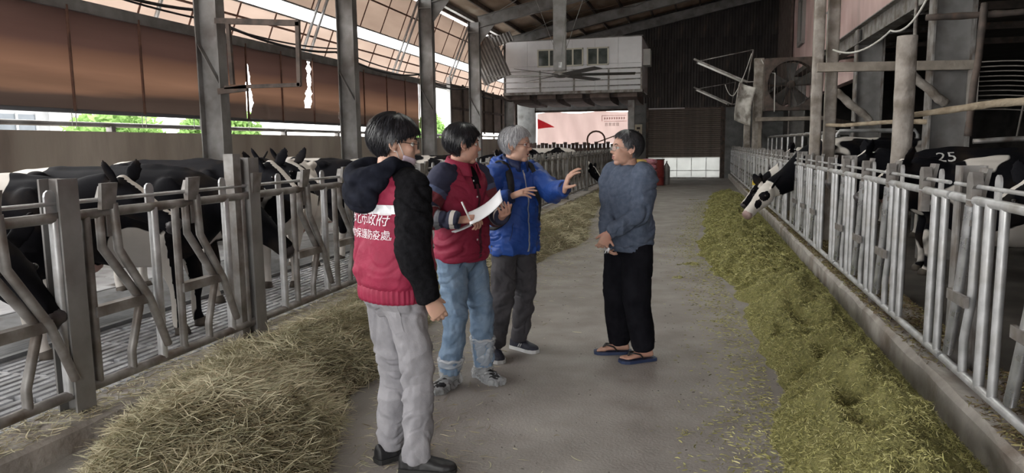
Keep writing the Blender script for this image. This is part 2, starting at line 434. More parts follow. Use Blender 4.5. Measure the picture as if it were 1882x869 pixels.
for k, (y0, y1, x0, x1) in enumerate(((19.9, 24.3, -6.8, -2.4), (19.9, 24.3, -2.4, 1.8), (24.5, 29.1, -6.8, -2.4), (24.5, 29.1, -2.4, 1.8))):
    for a, b in (((x0, y0, zr(x0) - .1), (x1, y1, zr(x1) - .1)), ((x1, y0, zr(x1) - .1), (x0, y1, zr(x0) - .1))):
        MB().tube([a, b], .008, 6).build('brace_rod', M_STEEL, ce, smooth=True)

# steel columns of the left side
ORD = ['nearest, with a swing frame hung from it', 'second from the left, behind the first person', 'third, left of the person with papers', 'fourth, behind the person writing', 'farthest, beside the white cabin']
for k, y in enumerate(BAYS):
    c = empty('steel_column', (-7.47, y, 0), label='grey steel H column on the left side, ' + ORD[k], cat='column', group='steel columns along the left side')
    mb = MB(); mb.box((-.19, -.006, 0), (.19, .006, 5.75)); mb.build('web', M_STEEL, c)
    for x in (-.19, .19): MB().box((x - .009, -.11, 0), (x + .009, .11, 5.75)).build('flange', M_STEEL, c)
    MB().box((-.2, -.11, 5.4), (.2, .11, 5.43)).build('cap_plate', M_STEEL, c)
    # haunch bracket
    MB().add([(.19, -.006, 5.0), (.19, .006, 5.0), (.19, .006, 5.55), (.19, -.006, 5.55), (.75, .006, 5.65), (.75, -.006, 5.65)], [(0, 3, 5), (1, 4, 2), (0, 5, 4, 1), (3, 2, 4, 5), (0, 1, 2, 3)]).build('haunch', M_STEEL, c)
    # diagonal stiffener seen inside the web
    MB().beam((-.18, -.05, 3.2), (.18, -.05, 2.55), .09, .012, (1, 0, .5)).build('stiffener', M_STEEL, c)

# ------------------------------------------------------------------ curtains on the left
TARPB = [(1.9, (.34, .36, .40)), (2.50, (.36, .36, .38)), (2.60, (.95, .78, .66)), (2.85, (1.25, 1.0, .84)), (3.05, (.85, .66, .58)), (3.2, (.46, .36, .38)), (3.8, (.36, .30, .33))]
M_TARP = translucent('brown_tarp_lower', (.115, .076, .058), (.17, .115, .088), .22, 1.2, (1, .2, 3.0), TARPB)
M_TARP2 = translucent('pale_tan_tarp', (.40, .30, .245), (.50, .385, .32), .30, 1.5, (1, .3, 1.5))
M_TARP3 = translucent('tan_tarp_upper', (.26, .185, .145), (.35, .26, .205), .25, 1.5, (1, .3, 1.5))
BATT = [6.85, 8.18, 9.47, 10.8, 12.14, 13.32, 14.58, 15.79, 17.1, 18.5, 19.79, 20.9]
lc = empty('side_curtain', (-8.2, 6.85, 2.1), label='long brown tarpaulin curtain with torn slits hanging above the concrete wall', cat='curtain')
def tear(y, z):
    a = False
    # two rips; jagged edges
    j = .012 * np.sin(z * 37) + .006 * np.sin(z * 91)
    w1 = np.clip((3.17 - z) / .7, 0, 1) * .16 * (1 - .7 * np.clip((2.42 - z) / .25, 0, 1)); c1 = 12.25 + .02 * np.sin(z * 9)
    a = (np.abs(y - c1) < w1 + j * (w1 > .01)) & (z > 2.22) & (z < 3.17)
    w2 = .045 + .04 * np.sin(z * 13) ** 2 + np.where(z < 2.75, .05, 0); c2 = 14.48 - .12 * np.clip((2.9 - z) / .5, 0, 1)
    return a | ((np.abs(y - c2) < w2 + j) & (z > 2.42) & (z < 3.42))
for k in range(len(BATT) - 1):
    y0, y1 = BATT[k], BATT[k + 1]
    hole = 11 < y0 < 14.6
    ny, nz = (110, 120) if hole else (16, 14)
    yy, zz = np.meshgrid(np.linspace(y0, y1, ny), np.linspace(0, 1, nz), indexing='ij')
    zb = 2.10 + .02 * np.sin(yy * 3); Z = zb + (3.47 - zb) * zz
    pts = np.stack([yy.ravel() * .8, Z.ravel() * 1.3, 0 * yy.ravel()], 1)
    X = -8.2 - .05 * np.sin(np.pi * (yy - y0) / (y1 - y0)) * np.sin(np.pi * zz * .9) + .03 * fbm(pts, 3, 4).reshape(yy.shape) * (1 - zz)
    if hole: X = X + .06 * np.exp(-((yy - 12.6) / .5) ** 2) * np.exp(-((zz - .1) / .15) ** 2) * np.sin(yy * 9)
    P = np.stack([X, yy, Z], -1); 
    mb = MB(); a, b = ny, nz
    cy = (yy[:-1, :-1] + yy[1:, 1:]) / 2; cz = (Z[:-1, :-1] + Z[1:, 1:]) / 2
    tr = tear(cy, cz) if hole else np.zeros_like(cy, bool)
    fs = [(i * b + j, (i + 1) * b + j, (i + 1) * b + j + 1, i * b + j + 1) for i in range(a - 1) for j in range(b - 1) if not tr[i, j]]
    mb.add(P.reshape(-1, 3) - V(-8.2, 6.85, 0) , fs)
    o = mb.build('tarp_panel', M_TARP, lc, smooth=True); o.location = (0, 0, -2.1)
for y in BATT:
    inst('batten', MB().box((.0, -.012, 0), (.03, .012, 1.4)).mesh('batten'), lc, (.02, y - 6.85, .0), mat=M_RUST)
MB().tube([(0, 0, 0), (0, 14.0, 0)], .03, 8).build('hem_pipe', mat('hem_dark', (.07, .07, .075), rough=.5), lc, smooth=True)
hb = MB().box((-8.3, 4, 3.44), (-8.16, 33, 3.6)).build('curtain_beam', M_STEEL); tag(hb, 'long grey horizontal steel beam above the brown side curtain', 'beam')
# support wires below the curtain
for k, y in enumerate((8.2, 8.13, 9.5, 9.42, 10.6, 10.75, 12.15, 13.4, 14.6, 15.7)):
    inst('tie_wire', MB().tube([(0, 0, 0), (0, 0, .22)], .006, 5).mesh('tie_wire'), lc, (0.02, y - 6.85, -.2), mat=M_STEEL)

uc = empty('upper_curtain', (-8.5, 6, 3.62), label='sloping tan tarpaulin curtain in two tiers under the left eaves', cat='curtain')
def slope(t): return V(-8.55 + .85 * t, 0, 3.62 + 1.98 * t)
for tier, (t0, t1, m) in enumerate(((-.02, .33, M_TARP2), (.46, 1.0, M_TARP3))):
    ys = np.arange(7.5, 33.4, 1.18)
    for k in range(len(ys) - 1):
        if tier == 1 and 21.0 < ys[k] < 21.6: continue
        P = np.zeros((10, 8, 3))
        for i, y in enumerate(np.linspace(ys[k], ys[k + 1], 10)):
            for j, tt in enumerate(np.linspace(t0, t1, 8)):
                q = slope(tt); bul = .05 * math.sin(math.pi * i / 9) * math.sin(math.pi * j / 7)
                P[i, j] = (q[0] - bul, y, q[2] + bul * .4)
        MB().add(P.reshape(-1, 3) - V(-8.5, 6, 3.62), MB().grid(P).f).build('tarp_panel', m, uc, smooth=True)
        a, b = slope(t0), slope(t1)
        MB().beam(a - V(-8.53, 6 - ys[k], 3.62), b - V(-8.53, 6 - ys[k], 3.62), .025, .02).build('batten', M_RUST, uc)
for k, y in enumerate((10.2, 14.7, 15.0, 19.6, 19.9, 24.2, 24.5, 29)):
    a, b = slope(-.05), slope(1.0)
    MB().tube([a - V(-8.58, 6 - y, 3.62), b - V(-8.58, 6 - y, 3.62)], .035, 8).build('sloping_post', M_GALV, uc, smooth=True)
for tt in (.2, .78):
    q = slope(tt) - V(-8.5, 0, 3.62); MB().tube([(q[0] + .04, 1.5, q[2]), (q[0] + .04, 27.4, q[2])], .022, 6).build('long_pipe', M_RUST, uc, smooth=True)
for tt in (.33, .46):
    q = slope(tt) - V(-8.5, 0, 3.62); MB().tube([(q[0], 1.5, q[2]), (q[0], 27.4, q[2])], .02, 6).build('hem_pipe', M_STEEL, uc, smooth=True)

# dark sheet shutter wall farther along, and the brown lower hoarding
M_BROWN = mat('brown_sheet', (.15, .115, .095), (.23, .18, .15), 3, rough=.7, c3=(.24, .19, .15), s3=1.2, t3=(.55, .75), stretch=(1, .6, 1))
sw = empty('sheet_shutter', (-8.1, 23.5, 2.1), label='dark brown sheet metal shutter beyond the bright gap on the left', cat='shutter')
for k in range(7): MB().box((-.02, k * 1.32 + .02, 0), (.02, k * 1.32 + 1.3, 1.55)).build('sheet_panel', M_BROWN, sw)
for k in range(8): MB().box((.02, k * 1.32 - .04, -.1), (.07, k * 1.32 + .04, 1.6)).build('upright', M_DARKST, sw)
for z in (0, .75, 1.5): MB().box((.02, 0, z - .04), (.06, 9.3, z + .04)).build('rail', M_DARKST, sw)
MB().box((-.06, -.12, -.3), (.06, .0, 1.75)).build('white_jamb', mat('white_paint', (.75, .76, .78), (.85, .86, .88), 4, rough=.5), sw)
bw = empty('corrugated_chute', (-6.75, 26.6, 3.75), label='tilted grey corrugated sheet leaning under the eaves beside the white cabin', cat='sheet')
o = obj('corrugated_sheet', corr_panel(1.1, 1.7), mat('grey_corrugate', (.22, .21, .21), (.33, .32, .31), 4, rough=.5, metal=.3), bw); o.rotation_euler = (math.radians(-12), math.radians(-22), math.radians(20)); o.location = (-.9, -.4, .0)
o = obj('corrugated_sheet', corr_panel(.8, .45), None, bw); o.data.materials.append(bpy.data.materials['grey_corrugate']); o.rotation_euler = (math.radians(-30), math.radians(-20), math.radians(20)); o.location = (-.5, -.45, 1.35)

# ------------------------------------------------------------------ outside on the left
MB().box((-80, -40, -.25), (-8.4, 90, -.13)).build('yard_ground', mat('yard_concrete', (.42, .42, .41), (.5, .5, .49), 1, rough=.9))
struct(bpy.data.objects['yard_ground'])
nb = empty('neighbour_building', (-24, 10, 0), label='pale two storey building with grey windows outside beyond the left wall', cat='building')
M_NB = mat('pale_render', (.24, .245, .255), (.29, .295, .305), 2, rough=.9)
MB().box((-6, -4, -.2), (0, 18, 7)).build('wall', M_NB, nb)
M_NBW = mat('grey_window', (.07, .085, .10), (.10, .115, .135), 2, rough=.2)
for k, y in enumerate((-2.6, -.4, 3.2, 7.0, 10.5, 14)):
    MB().box((-.05, y, 1.6), (.06, y + 1.7, 2.9)).build('window', M_NBW, nb)
    for q in (.0, .83, 1.66): MB().box((.05, y + q - .03, 1.55), (.1, y + q + .06, 2.95)).build('mullion', M_NB, nb)
for y in (0.9, 5.6, 12.8): MB().box((0, y, 0), (.5, y + .7, 7)).build('pier', mat('white_pier', (.45, .45, .45), rough=.8), nb)

# leafy trees outside
M_LEAF = translucent('bright_leaf', (.16, .30, .08), (.30, .46, .16), .45, 6)
M_BARK = mat('bark', (.12, .09, .06), (.2, .16, .12), 8, rough=.9)
def tree(x, y, h, r, label, seed):
    t = empty('leafy_tree', (x, y, -.15), label=label, cat='tree', group='trees outside the left wall')
    MB().tube([(0, 0, 0), (.05, 0, h * .45), (.0, .05, h * .8)], [.09, .07, .03], 8).build('trunk', M_BARK, t, smooth=True)
    rng = np.random.RandomState(seed); n = 5200
    u = rng.normal(size=(n, 3)); u /= np.linalg.norm(u, axis=1)[:, None]
    c = u * (rng.uniform(.25, 1, (n, 1)) ** .5) * V(r, r, h * .42) * (1 + .25 * fbm(u * 2, 2, seed)[:, None]) + V(0, 0, h * .62)
    a = rng.normal(size=(n, 3)) * .07; b = rng.normal(size=(n, 3)) * .035
    co = np.stack([c - a, c + b, c + a, c - b], 1).reshape(-1, 3)
    tag(obj('foliage', quads_np('foliage', co, np.arange(4 * n).reshape(-1, 4)), M_LEAF, t), kind='stuff')
tree(-14.0, 15.2, 2.75, 1.2, 'green leafy tree seen through the gap left of the first column', 3)
tree(-13.0, 18.4, 2.7, .9, 'green leafy tree in the gap right of the first column', 5)
tree(-17.0, 22.5, 3.0, .9, 'small pale green tree far out in the gap at left', 6)
tree(-13.5, 36.0, 3.4, .8, 'tree in the bright doorway gap behind the person writing', 8)
# ================================================================== WHITE CABIN, FAN, RIGHT-HAND STRUCTURE
M_WHITE = mat('white_panel', (.84, .85, .88), (.90, .91, .94), 3, rough=.5, c3=(.82, .82, .84), s3=1.5, t3=(.6, .85))
M_WIN = mat('dark_window_glass', (.05, .065, .06), (.15, .17, .16), 2.5, rough=.08, spec=.7)
M_CREAM = mat('cream_frame', (.70, .69, .60), rough=.5)
cb = empty('white_cabin', (-4.68, 28, 3.6), label='white panelled cabin raised on beams at the far end of the barn', cat='cabin')
for i in range(6):
    w = 5.25 / 6
    for j, (a, b) in enumerate(((0, .98), (.98, 1.94))):
        MB().box((-2.625 + i * w + .004, 0, a + .004), (-2.625 + (i + 1) * w - .004, .06, b - .004)).build('panel', M_WHITE, cb)
for k in range(4): MB().box((2.57, .06 + k * .85 + .004, 0), (2.63, .06 + (k + 1) * .85 - .004, 1.94)).build('side_panel', M_WHITE, cb)
MB().box((-2.63, .02, 1.94), (2.66, 3.5, 1.98)).build('roof', M_STEEL, cb)
MB().box((-2.6, .05, -.02), (2.57, 3.4, .0)).build('base', M_DARKST, cb)
for x0, x1 in ((-1.35, -.42), (-.37, .43), (.57, 1.4)):
    w = MB()
    for a, b in (((x0, -.05, .93), (x1, .0, .98)), ((x0, -.05, 1.55), (x1, .0, 1.6)), ((x0, -.05, .93), (x0 + .05, 0, 1.6)), ((x1 - .05, -.05, .93), (x1, 0, 1.6)), (((x0 + x1) / 2 - .03, -.055, .93), ((x0 + x1) / 2 + .03, 0, 1.6))): w.box(a, b)
    w = w.build('window_frame', M_CREAM, cb)
    for a, b in ((x0 + .05, (x0 + x1) / 2 - .03), ((x0 + x1) / 2 + .03, x1 - .05)): MB().box((a, -.02, .98), (b, -.01, 1.55)).build('pane', M_WIN, w)
MB().box((2.63, .7, .95), (2.9, 1.5, 1.55)).build('cooling_unit', mat('offwhite_unit', (.55, .55, .54), (.62, .62, .6), 5, rough=.5), cb)
# balcony rail in front of the cabin
rl = empty('balcony_rail', (-4.62, 27.45, 3.52), label='grey steel balcony railing in front of the white cabin', cat='railing')
for z in (.2, .42, .62, .82): MB().tube([(-2.6, 0, z), (2.62, 0, z)], .022, 8).build('rail', M_GALV, rl, smooth=True)
for x in (-2.6, -1.2, .1, 1.4, 2.6): MB().box((x - .03, -.03, 0), (x + .03, .03, .84)).build('post', M_GALVD, rl)
MB().box((-2.65, -.05, -.06), (2.65, .6, .04)).build('deck', M_GALVD, rl)
# steel frame below the cabin
cf = empty('cabin_platform', (-4.68, 28, 3.1), label='dark steel platform frame carrying the white cabin', cat='platform')
MB().box((-2.7, -.1, .22), (2.65, .1, .44)).build('edge_beam', M_DARKST, cf)
M_JOIST = mat('brown_joist', (.10, .075, .065), (.17, .13, .115), 4, rough=.8)
for k in range(5):
    x = -2.3 + k * 1.02
    MB().loft([[(x, y, z0), (x + .72, y, z0), (x + .72, y, .36), (x, y, .36)] for y, z0 in ((-.45, .2), (.0, .1), (1.0, .05), (3.0, .05))]).build('joist', M_JOIST, cf)
for x in (-2.45, 2.25):
    MB().box((x - .12, .0, -3.1), (x + .12, .24, .24)).build('leg', M_STEEL, cf)

# large ceiling fan
M_FANB = mat('fan_blade_dark', (.05, .048, .045), (.09, .085, .08), 5, rough=.6)
M_FANG = mat('fan_blade_grey', (.30, .30, .29), (.38, .38, .37), 5, rough=.5)
fn = empty('ceiling_fan', (-3.62, 19.8, 3.42), label='huge six bladed ceiling fan on a square steel drop post', cat='ceiling fan')
MB().box((-.19, -.1, .15), (.14, .1, zr(-3.62) - .38 - 3.42)).build('drop_post', M_STEEL, fn)
MB().tube([(0, 0, -.05), (0, 0, .0), (0, 0, .07), (0, 0, .13)], [.12, .25, .25, .14], 20).build('hub', M_GALVD, fn, angle=40)
MB().tube([(0, 0, .12), (0, 0, .36)], .11, 16).build('motor', M_GALV, fn, smooth=True)
for k in range(6):
    a = math.radians(8 + 60 * k)
    mb = MB(); L0, L1 = .2, 2.0
    mb.loft([[(r_, -.10 * s, .03 + .02), (r_, .10 * s, .03 - .02), (r_, .10 * s, .02 - .02), (r_, -.10 * s, .02 + .02)] for r_, s in ((L0, .7), (.4, 1.5), (L1, 1.2))])
    b = mb.build('blade', M_FANG if k in (3,) else M_FANB, fn); b.rotation_euler = (0, 0, a)
for k in range(4):
    a = math.radians(30 + 90 * k)
    MB().tube([(0.0, 0, .3), (1.1 * math.cos(a), 1.5 * math.sin(a), zr(-3.62) - 3.45 + .22 * math.cos(a))], .006, 5).build('guy_wire', M_STEEL, fn)

# rectangular swing frame hung from the nearest column
sf2 = empty('swing_frame', (-7.29, 10.1, 2.5), label='empty rectangular steel frame hung from the nearest left column', cat='frame')
for a, b, w in (((0, 0, 1.04), (1.45, 0, .93), .085), ((1.42, 0, .95), (1.4, 0, .0), .06), ((1.42, 0, .02), (.1, 0, .02), .055), ((.22, 0, 1.0), (.24, 0, .06), .055)):
    MB().beam(a, b, .06, w, (0, 1, 0) if abs(a[2] - b[2]) > .5 else (0, 0, 1)).build('bar', M_DARKST, sf2)
MB().beam((-.02, 0, -.04), (.5, 0, -.0), .06, .09).build('bracket', M_DARKST, sf2)
# cables sagging from column to column
def cable(name, pts, sag, r, m, label, cat='cable', group=None):
    P = []
    for a, b in zip(pts[:-1], pts[1:]):
        a, b = V(*a), V(*b)
        for t_ in np.linspace(0, 1, 12, endpoint=False): P.append(a + (b - a) * t_ - V(0, 0, 1) * sag * 4 * t_ * (1 - t_))
    P.append(V(*pts[-1]))
    return tag(MB().tube(P, r, 6).build(name, m, smooth=True), label, cat, group)
cable('cable', [(-7.7, 6.0, 4.0), (-7.75, 10.2, 3.75), (-7.75, 14.9, 3.65), (-7.75, 19.8, 3.6), (-7.75, 24.4, 3.55), (-7.7, 29, 3.5)], .18, .025, M_BLACK, 'thick black cable sagging between the left columns')
cable('cable', [(-7.72, 6.0, 3.9), (-7.7, 10.2, 3.62), (-7.72, 14.9, 3.72), (-7.72, 19.8, 3.62), (-7.72, 24.4, 3.6)], .1, .016, M_BLACK, 'thin black cable just below the thick one at left')
cable('pipe_run', [(-7.27, 24.45, 3.45), (-7.1, 27.0, 3.3), (-7.0, 28.0, 3.3)], .05, .03, M_DARKST, 'dark pipe running to the cabin platform at far left')

# banner hung in the far opening
bn = empty('banner', (-5.15, 33.72, 1.55), label='large pale printed banner with a red corner hung across the far opening', cat='banner')
M_BAN = translucent('pale_banner_cloth', (.44, .32, .30), (.54, .41, .38), .2, 1.2, (1, 1, .3))
M_RED = translucent('red_print', (.65, .03, .05), (.7, .05, .06), .4)
xs = np.linspace(-2.15, 2.1, 60); zs = np.linspace(.0, 1.48, 14)
def ban(x, z): return V(x, .05 * math.sin(x * 4.1) * (1.2 - z / 1.5) + .03 * math.sin(x * 9 + z * 3), z + .03 * math.sin(x * 3) * (z / 1.5) - .03 * math.cos(x * 2.6))
P = np.array([[ban(x, z + .1 * max(0, x - 1) * 0) for z in zs] for x in xs])
MB().grid(P).build('cloth', M_BAN, bn, smooth=True)
tri = MB(); T = []
for i in range(9):
    x = -2.12 + i * .1
    T.append([ban(x, .78) + V(0, -.012, 0), ban(x, 1.25 - .47 * i / 8) + V(0, -.012, 0)])
tri.grid(np.array(T)).build('red_corner', M_RED, bn)
M_PRNT = mat('red_brown_print', (.45, .10, .08), rough=.7)
fr = MB()
for x0, x1, z0, z1 in ((.9, 2.0, 1.30, 1.315), (1.0, 2.05, 1.04, 1.055), (.9, .92, 1.05, 1.31)): fr.box((x0, -.09, z0), (x1, -.085, z1))
fr.build('printed_frame', M_PRNT, bn)
rng = np.random.RandomState(5); tx = MB()
for k in range(9):
    x = 1.0 + k * .11
    for q in range(3):
        tx.box((x + .012 + q * .02, -.09, 1.12 + .01 * q), (x + .024 + q * .02, -.086, 1.24 - .02 * (q % 2)))
    tx.box((x + .01, -.09, 1.17), (x + .075, -.086, 1.185))
tx.build('printed_lettering', M_PRNT, bn)
tx = MB()
for k in range(4):
    x = 1.05 + k * .17
    tx.box((x, -.09, .84), (x + .13, -.086, .855)).box((x, -.09, .95), (x + .13, -.086, .965)).box((x + .02, -.09, .84), (x + .035, -.086, .96)).box((x + .09, -.09, .84), (x + .105, -.086, .96)).box((x + .01, -.09, .9), (x + .12, -.086, .912))
tx.build('printed_characters', mat('dark_print', (.22, .15, .14), rough=.7), bn)

# things standing at the far end of the left pen
hd = empty('board_hoarding', (-5.3, 31.6, 0), label='dark board fence below the pale banner', cat='fence')
for k in range(22): MB().box((-1.9 + k * .17, -.02, 0), (-1.9 + k * .17 + .16, .02, 1.62 + .05 * math.sin(k * 2.3))).build('board', M_JOIST, hd)
MB().box((-1.95, .02, .6), (1.9, .06, .7)).build('rail', M_JOIST, hd); MB().box((-1.95, .02, 1.3), (1.9, .06, 1.4)).build('rail', M_JOIST, hd)
ch = empty('arched_frame', (-4.0, 29.8, 0), label='rusty arched pipe frame standing in front of the pale banner', cat='frame')
pts = [(-.32, 0, 0), (-.34, 0, 1.6)] + [(-.36 * math.cos(a), 0, 1.75 + .34 * math.sin(a)) for a in np.linspace(0, math.pi, 9)] + [(.36, 0, 1.3)]
MB().tube(pts, .035, 8).build('arch', M_RUST, ch, smooth=True)
MB().tube([(.0, -.1, 1.62), (1.25, -.2, 2.05)], .025, 6).build('handle_bar', M_RUST, ch, smooth=True)
MB().tube([(.36, 0, 1.3), (.30, 0, 0)], .03, 8).build('leg', M_RUST, ch, smooth=True)
pl = empty('feed_hopper', (-6.1, 27.6, .035), label='long white feed trough with a brown rim at the far left', cat='trough')
MB().loft([[(-1.3, y, .3), (1.0, y, .3), (1.15, y, 1.25), (-1.5, y, 1.25)] for y in (-.4, .4)]).build('body', M_WHITE, pl)
MB().box((-1.55, -.45, 1.25), (1.2, .45, 1.33)).build('rim', M_JOIST, pl)
for x in (-1.2, .8): MB().box((x, -.35, 0), (x + .1, .35, .32)).build('leg', M_DARKST, pl)
M_SACK = mat('yellow_sack', (.62, .42, .10), (.75, .55, .2), 5, rough=.6, bump=.5, bscale=14)
M_PINKS = mat('pink_sack', (.55, .16, .24), (.78, .45, .5), 9, rough=.6, stretch=(1, 1, 4), bump=.4, bscale=14)
def sack(x, y, z, m, label, rz=0.2):
    mb = MB(); n = 16; rings = []
    for z_, sx, sy in ((0, .2, .12), (.03, .3, .2), (.1, .33, .22), (.17, .3, .2), (.2, .18, .1)):
        tt = np.linspace(0, 2 * math.pi, n, endpoint=False)
        c, s = np.cos(tt), np.sin(tt); e = .6
        rings.append(np.stack([sx * np.sign(c) * abs(c) ** e, sy * np.sign(s) * abs(s) ** e, np.full(n, z_)], 1))
    o = mb.loft(rings).build('feed_sack', m, smooth=True); o.location = (x, y, z); o.rotation_euler = (0, 0, rz)
    tag(o, label, 'sack', 'sacks stacked by the shutter')
ordn = ['bottom', 'second', 'third', 'fourth', 'top']
for k in range(5): sack(-2.05 + .02 * (k % 2), 26.4, .012 + .2 * k, M_SACK, ordn[k] + ' yellow feed sack in the stack behind the person in flip flops', .1 * k)
for k in range(5): sack(-1.72 - .02 * (k % 2), 27.1, .012 + .2 * k, M_PINKS, ordn[k] + ' pink striped feed sack in the stack behind the person in flip flops', -.1 * k)
dm = empty('steel_drum', (-1.45, 27.9, 0), label='maroon steel drum beside the stacked feed sacks', cat='drum')
MB().tube([(0, 0, 0), (0, 0, .3), (0, 0, .31), (0, 0, .33), (0, 0, .34), (0, 0, .62), (0, 0, .63), (0, 0, .65), (0, 0, .66), (0, 0, .95)], [.28, .28, .295, .295, .28, .28, .295, .295, .28, .28], 20).build('barrel', mat('maroon_paint', (.22, .03, .03), (.28, .05, .045), 5, rough=.4), dm, angle=50)
MB().tube([(0, 0, .95), (0, 0, .98)], [.295, .295], 20).build('rim', M_DARKST, dm, angle=40)
dm = empty('gas_bottle', (-1.1, 28.3, 0), label='grey gas bottle right of the maroon drum', cat='bottle')
MB().tube([(0, 0, 0), (0, 0, .05), (0, 0, .65), (0, 0, .8)], [.11, .13, .13, .05], 16).build('body', M_STEEL, dm, angle=60)
MB().tube([(0, 0, .8), (0, 0, .9)], .03, 8).build('valve', M_GALV, dm, smooth=True)
sb = empty('switch_box', (-2.55, 33.25, 2.2), label='cream electrical switch box on the grey pier', cat='switch box')
MB().box((-.16, 0, -.22), (.16, .14, .22)).build('case', mat('cream_box', (.62, .57, .42), (.68, .63, .5), 5, rough=.5), sb)
MB().box((-.08, -.012, .0), (.07, 0, .1)).build('nameplate', M_DARKST, sb); MB().box((-.015, -.04, -.12), (.015, 0, -.06)).build('lever', M_BLACK, sb)

# ------------------------------------------------------------------ right side: pen building
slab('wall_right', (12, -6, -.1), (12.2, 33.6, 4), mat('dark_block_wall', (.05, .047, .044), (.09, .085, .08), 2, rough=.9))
slab('wall_front_unseen', (2.2, -6.2, -.1), (12.2, -6, 3.6), MATS['dark_block_wall'])  # unseen near end wall, added to keep the right pen dark
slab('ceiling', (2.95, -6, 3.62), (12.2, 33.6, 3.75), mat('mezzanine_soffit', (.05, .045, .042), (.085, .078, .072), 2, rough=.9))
M_PINKW = mat('faded_pink_plaster', (.62, .43, .41), (.74, .56, .54), 1.6, rough=.9, c3=(.48, .36, .33), s3=1.1, t3=(.52, .75), stretch=(1, 1, .5))
wr = slab('wall_right_upper', (3.4, -6, 3.75), (3.6, 33.6, 8.6), M_PINKW)
MB().box((3.38, 17.2, 2.95), (3.6, 33.5, 3.9)).build('lower_band', M_PINKW, wr)
for y in (22.3, 26.2, 31.9):
    f = MB()
    for a, b in (((3.3, y, 4.9), (3.42, y + .12, 6.3)), ((3.3, y + 1.1, 4.9), (3.42, y + 1.22, 6.3)), ((3.3, y, 6.3), (3.42, y + 1.22, 6.42)), ((3.3, y, 4.8), (3.42, y + 1.22, 4.92))): f.box(a, b)
    f = f.build('window_surround', mat('grey_surround', (.3, .28, .27), rough=.8), wr); MB().box((3.37, y + .1, 4.9), (3.41, y + 1.12, 6.3)).build('pane', M_WIN, f)
for k in range(5): MB().box((3.28, 29.2 + k * .9, 3.0), (3.36, 29.2 + k * .9 + .82, 7.6)).build('cladding_board', M_JOIST, wr)
# mezzanine edge beam with braces and upper balustrade
me_ = empty('mezzanine_beam', (2.85, 4, 3.3), label='grey steel edge beam of the mezzanine above the right pen', cat='beam')
hbeam(MB(), (0, 0, .15), (0, 14.2, .15), .32, .2).build('beam', M_GALVD, me_)
for k in range(6):
    MB().tube([(0, 3.5 + k * 1.9, .0), (1.6, 5.1 + k * 1.9, .28)], .03, 6).build('brace', M_GALVD, me_, smooth=True)
    MB().beam((.1, 2.0 + k * 2.2, .25), (6, 2.0 + k * 2.2, .25), .08, .12).build('joist', M_DARKST, me_)
for k in range(16): MB().tube([(0, 13.0 + k * .09, .3), (0, 13.0 + k * .09, 1.2)], .012, 6).build('baluster', M_GALV, me_, smooth=True)
for z in (.36, 1.2): MB().tube([(0, 12.8, z), (0, 14.5, z)], .02, 6).build('balustrade_rail', M_GALV, me_, smooth=True)
slab('wall_back_right', (3.6, 33.4, -.1), (12.2, 33.6, 4), MATS['dark_block_wall'])
# steel columns of the right pen
for y, lab in ((10.15, 'wide grey H column behind the right fence, second post from the right edge'), (14.6, 'grey H column behind the right fence, left of the round post'), (24.4, 'grey H column deep in the right pen near the box fan')):
    c = empty('steel_column', (3.0, y, 0.06), label=lab, cat='column', group='steel columns of the right pen')
    MB().box((-.21, -.006, 0), (.21, .006, 3.5)).build('web', M_STEEL, c)
    for x in (-.22, .22): MB().box((x - .012, -.12, 0), (x + .012, .12, 3.5)).build('flange', M_GALVD, c)
# rough posts
M_ROUGH = mat('rough_mortar', (.23, .205, .18), (.36, .33, .30), 7, rough=.95, bump=.9, bscale=16, c3=(.15, .125, .10), s3=4, t3=(.5, .7))
def rough_post(name, x, y, r, z1, seed, label, square=False, cat='post', z0=.0):
    zs = np.linspace(z0, z1, 46); n = 28; tt = np.linspace(0, 2 * math.pi, n, endpoint=False); rings = []
    for z in zs:
        c, s = np.cos(tt), np.sin(tt)
        k = 1 / np.maximum(abs(c), abs(s)) if square else 1
        k = np.minimum(k, 1.3)
        q = np.stack([c * 2, s * 2, np.full(n, z * 5)], 1)
        rr = r * k * (1 + .1 * fbm(q, 3, seed) * (1 if z > z0 + .9 else .35))
        rings.append(np.stack([x + rr * c, y + rr * s, np.full(n, z)], 1))
    return tag(MB().loft(rings).build(name, M_ROUGH, angle=50), label, cat)
rough_post('round_post', 1.88, 7.6, .088, 2.53, 4, 'rough round mortar covered post standing behind the right fence')
rough_post('square_post', 1.55, 10.6, .066, 7.6, 5, 'left one of the paired rough square posts behind the right fence', True)
rough_post('square_post', 1.75, 10.75, .072, 7.6, 6, 'right one of the paired rough square posts behind the right fence', True)
rough_post('square_post', 1.66, 21.9, .13, 3.9, 7, 'rough square post carrying lamp brackets far along the right fence', True)
rough_post('square_post', 1.62, 25.6, .11, 3.0, 8, 'farthest rough square post along the right fence', True)
# timber rails and poles
def pole(name, a, b, r0, r1, m, label, seed=1, wob=.012, cat='pole', square=False):
    a, b = V(*a), V(*b); n = 24; P = [a + (b - a) * t_ + wob * V(noise3([[t_ * 5, seed, 0]])[0], noise3([[t_ * 5, seed, 4]])[0], noise3([[t_ * 5, seed, 9]])[0]) for t_ in np.linspace(0, 1, n)]
    rr = [(r0 + (r1 - r0) * k / (n - 1)) * (1 + .12 * noise3([[k * .9, seed, 2]])[0]) for k in range(n)]
    mb = MB().beam(a, b, r0 * 2, r1 * 2) if square else MB().tube(P, rr, 10)
    return tag(mb.build(name, m, smooth=not square), label, cat)
M_BARKW = mat('stripped_branch', (.27, .215, .15), (.46, .385, .285), 9, rough=.9, bump=.8, bscale=22)
pole('timber_rail', (1.45, 9.95, 2.49), (3.2, 9.9, 2.45), .045, .055, M_WOOD, 'grey horizontal timber rail across the posts behind the right fence', square=True)
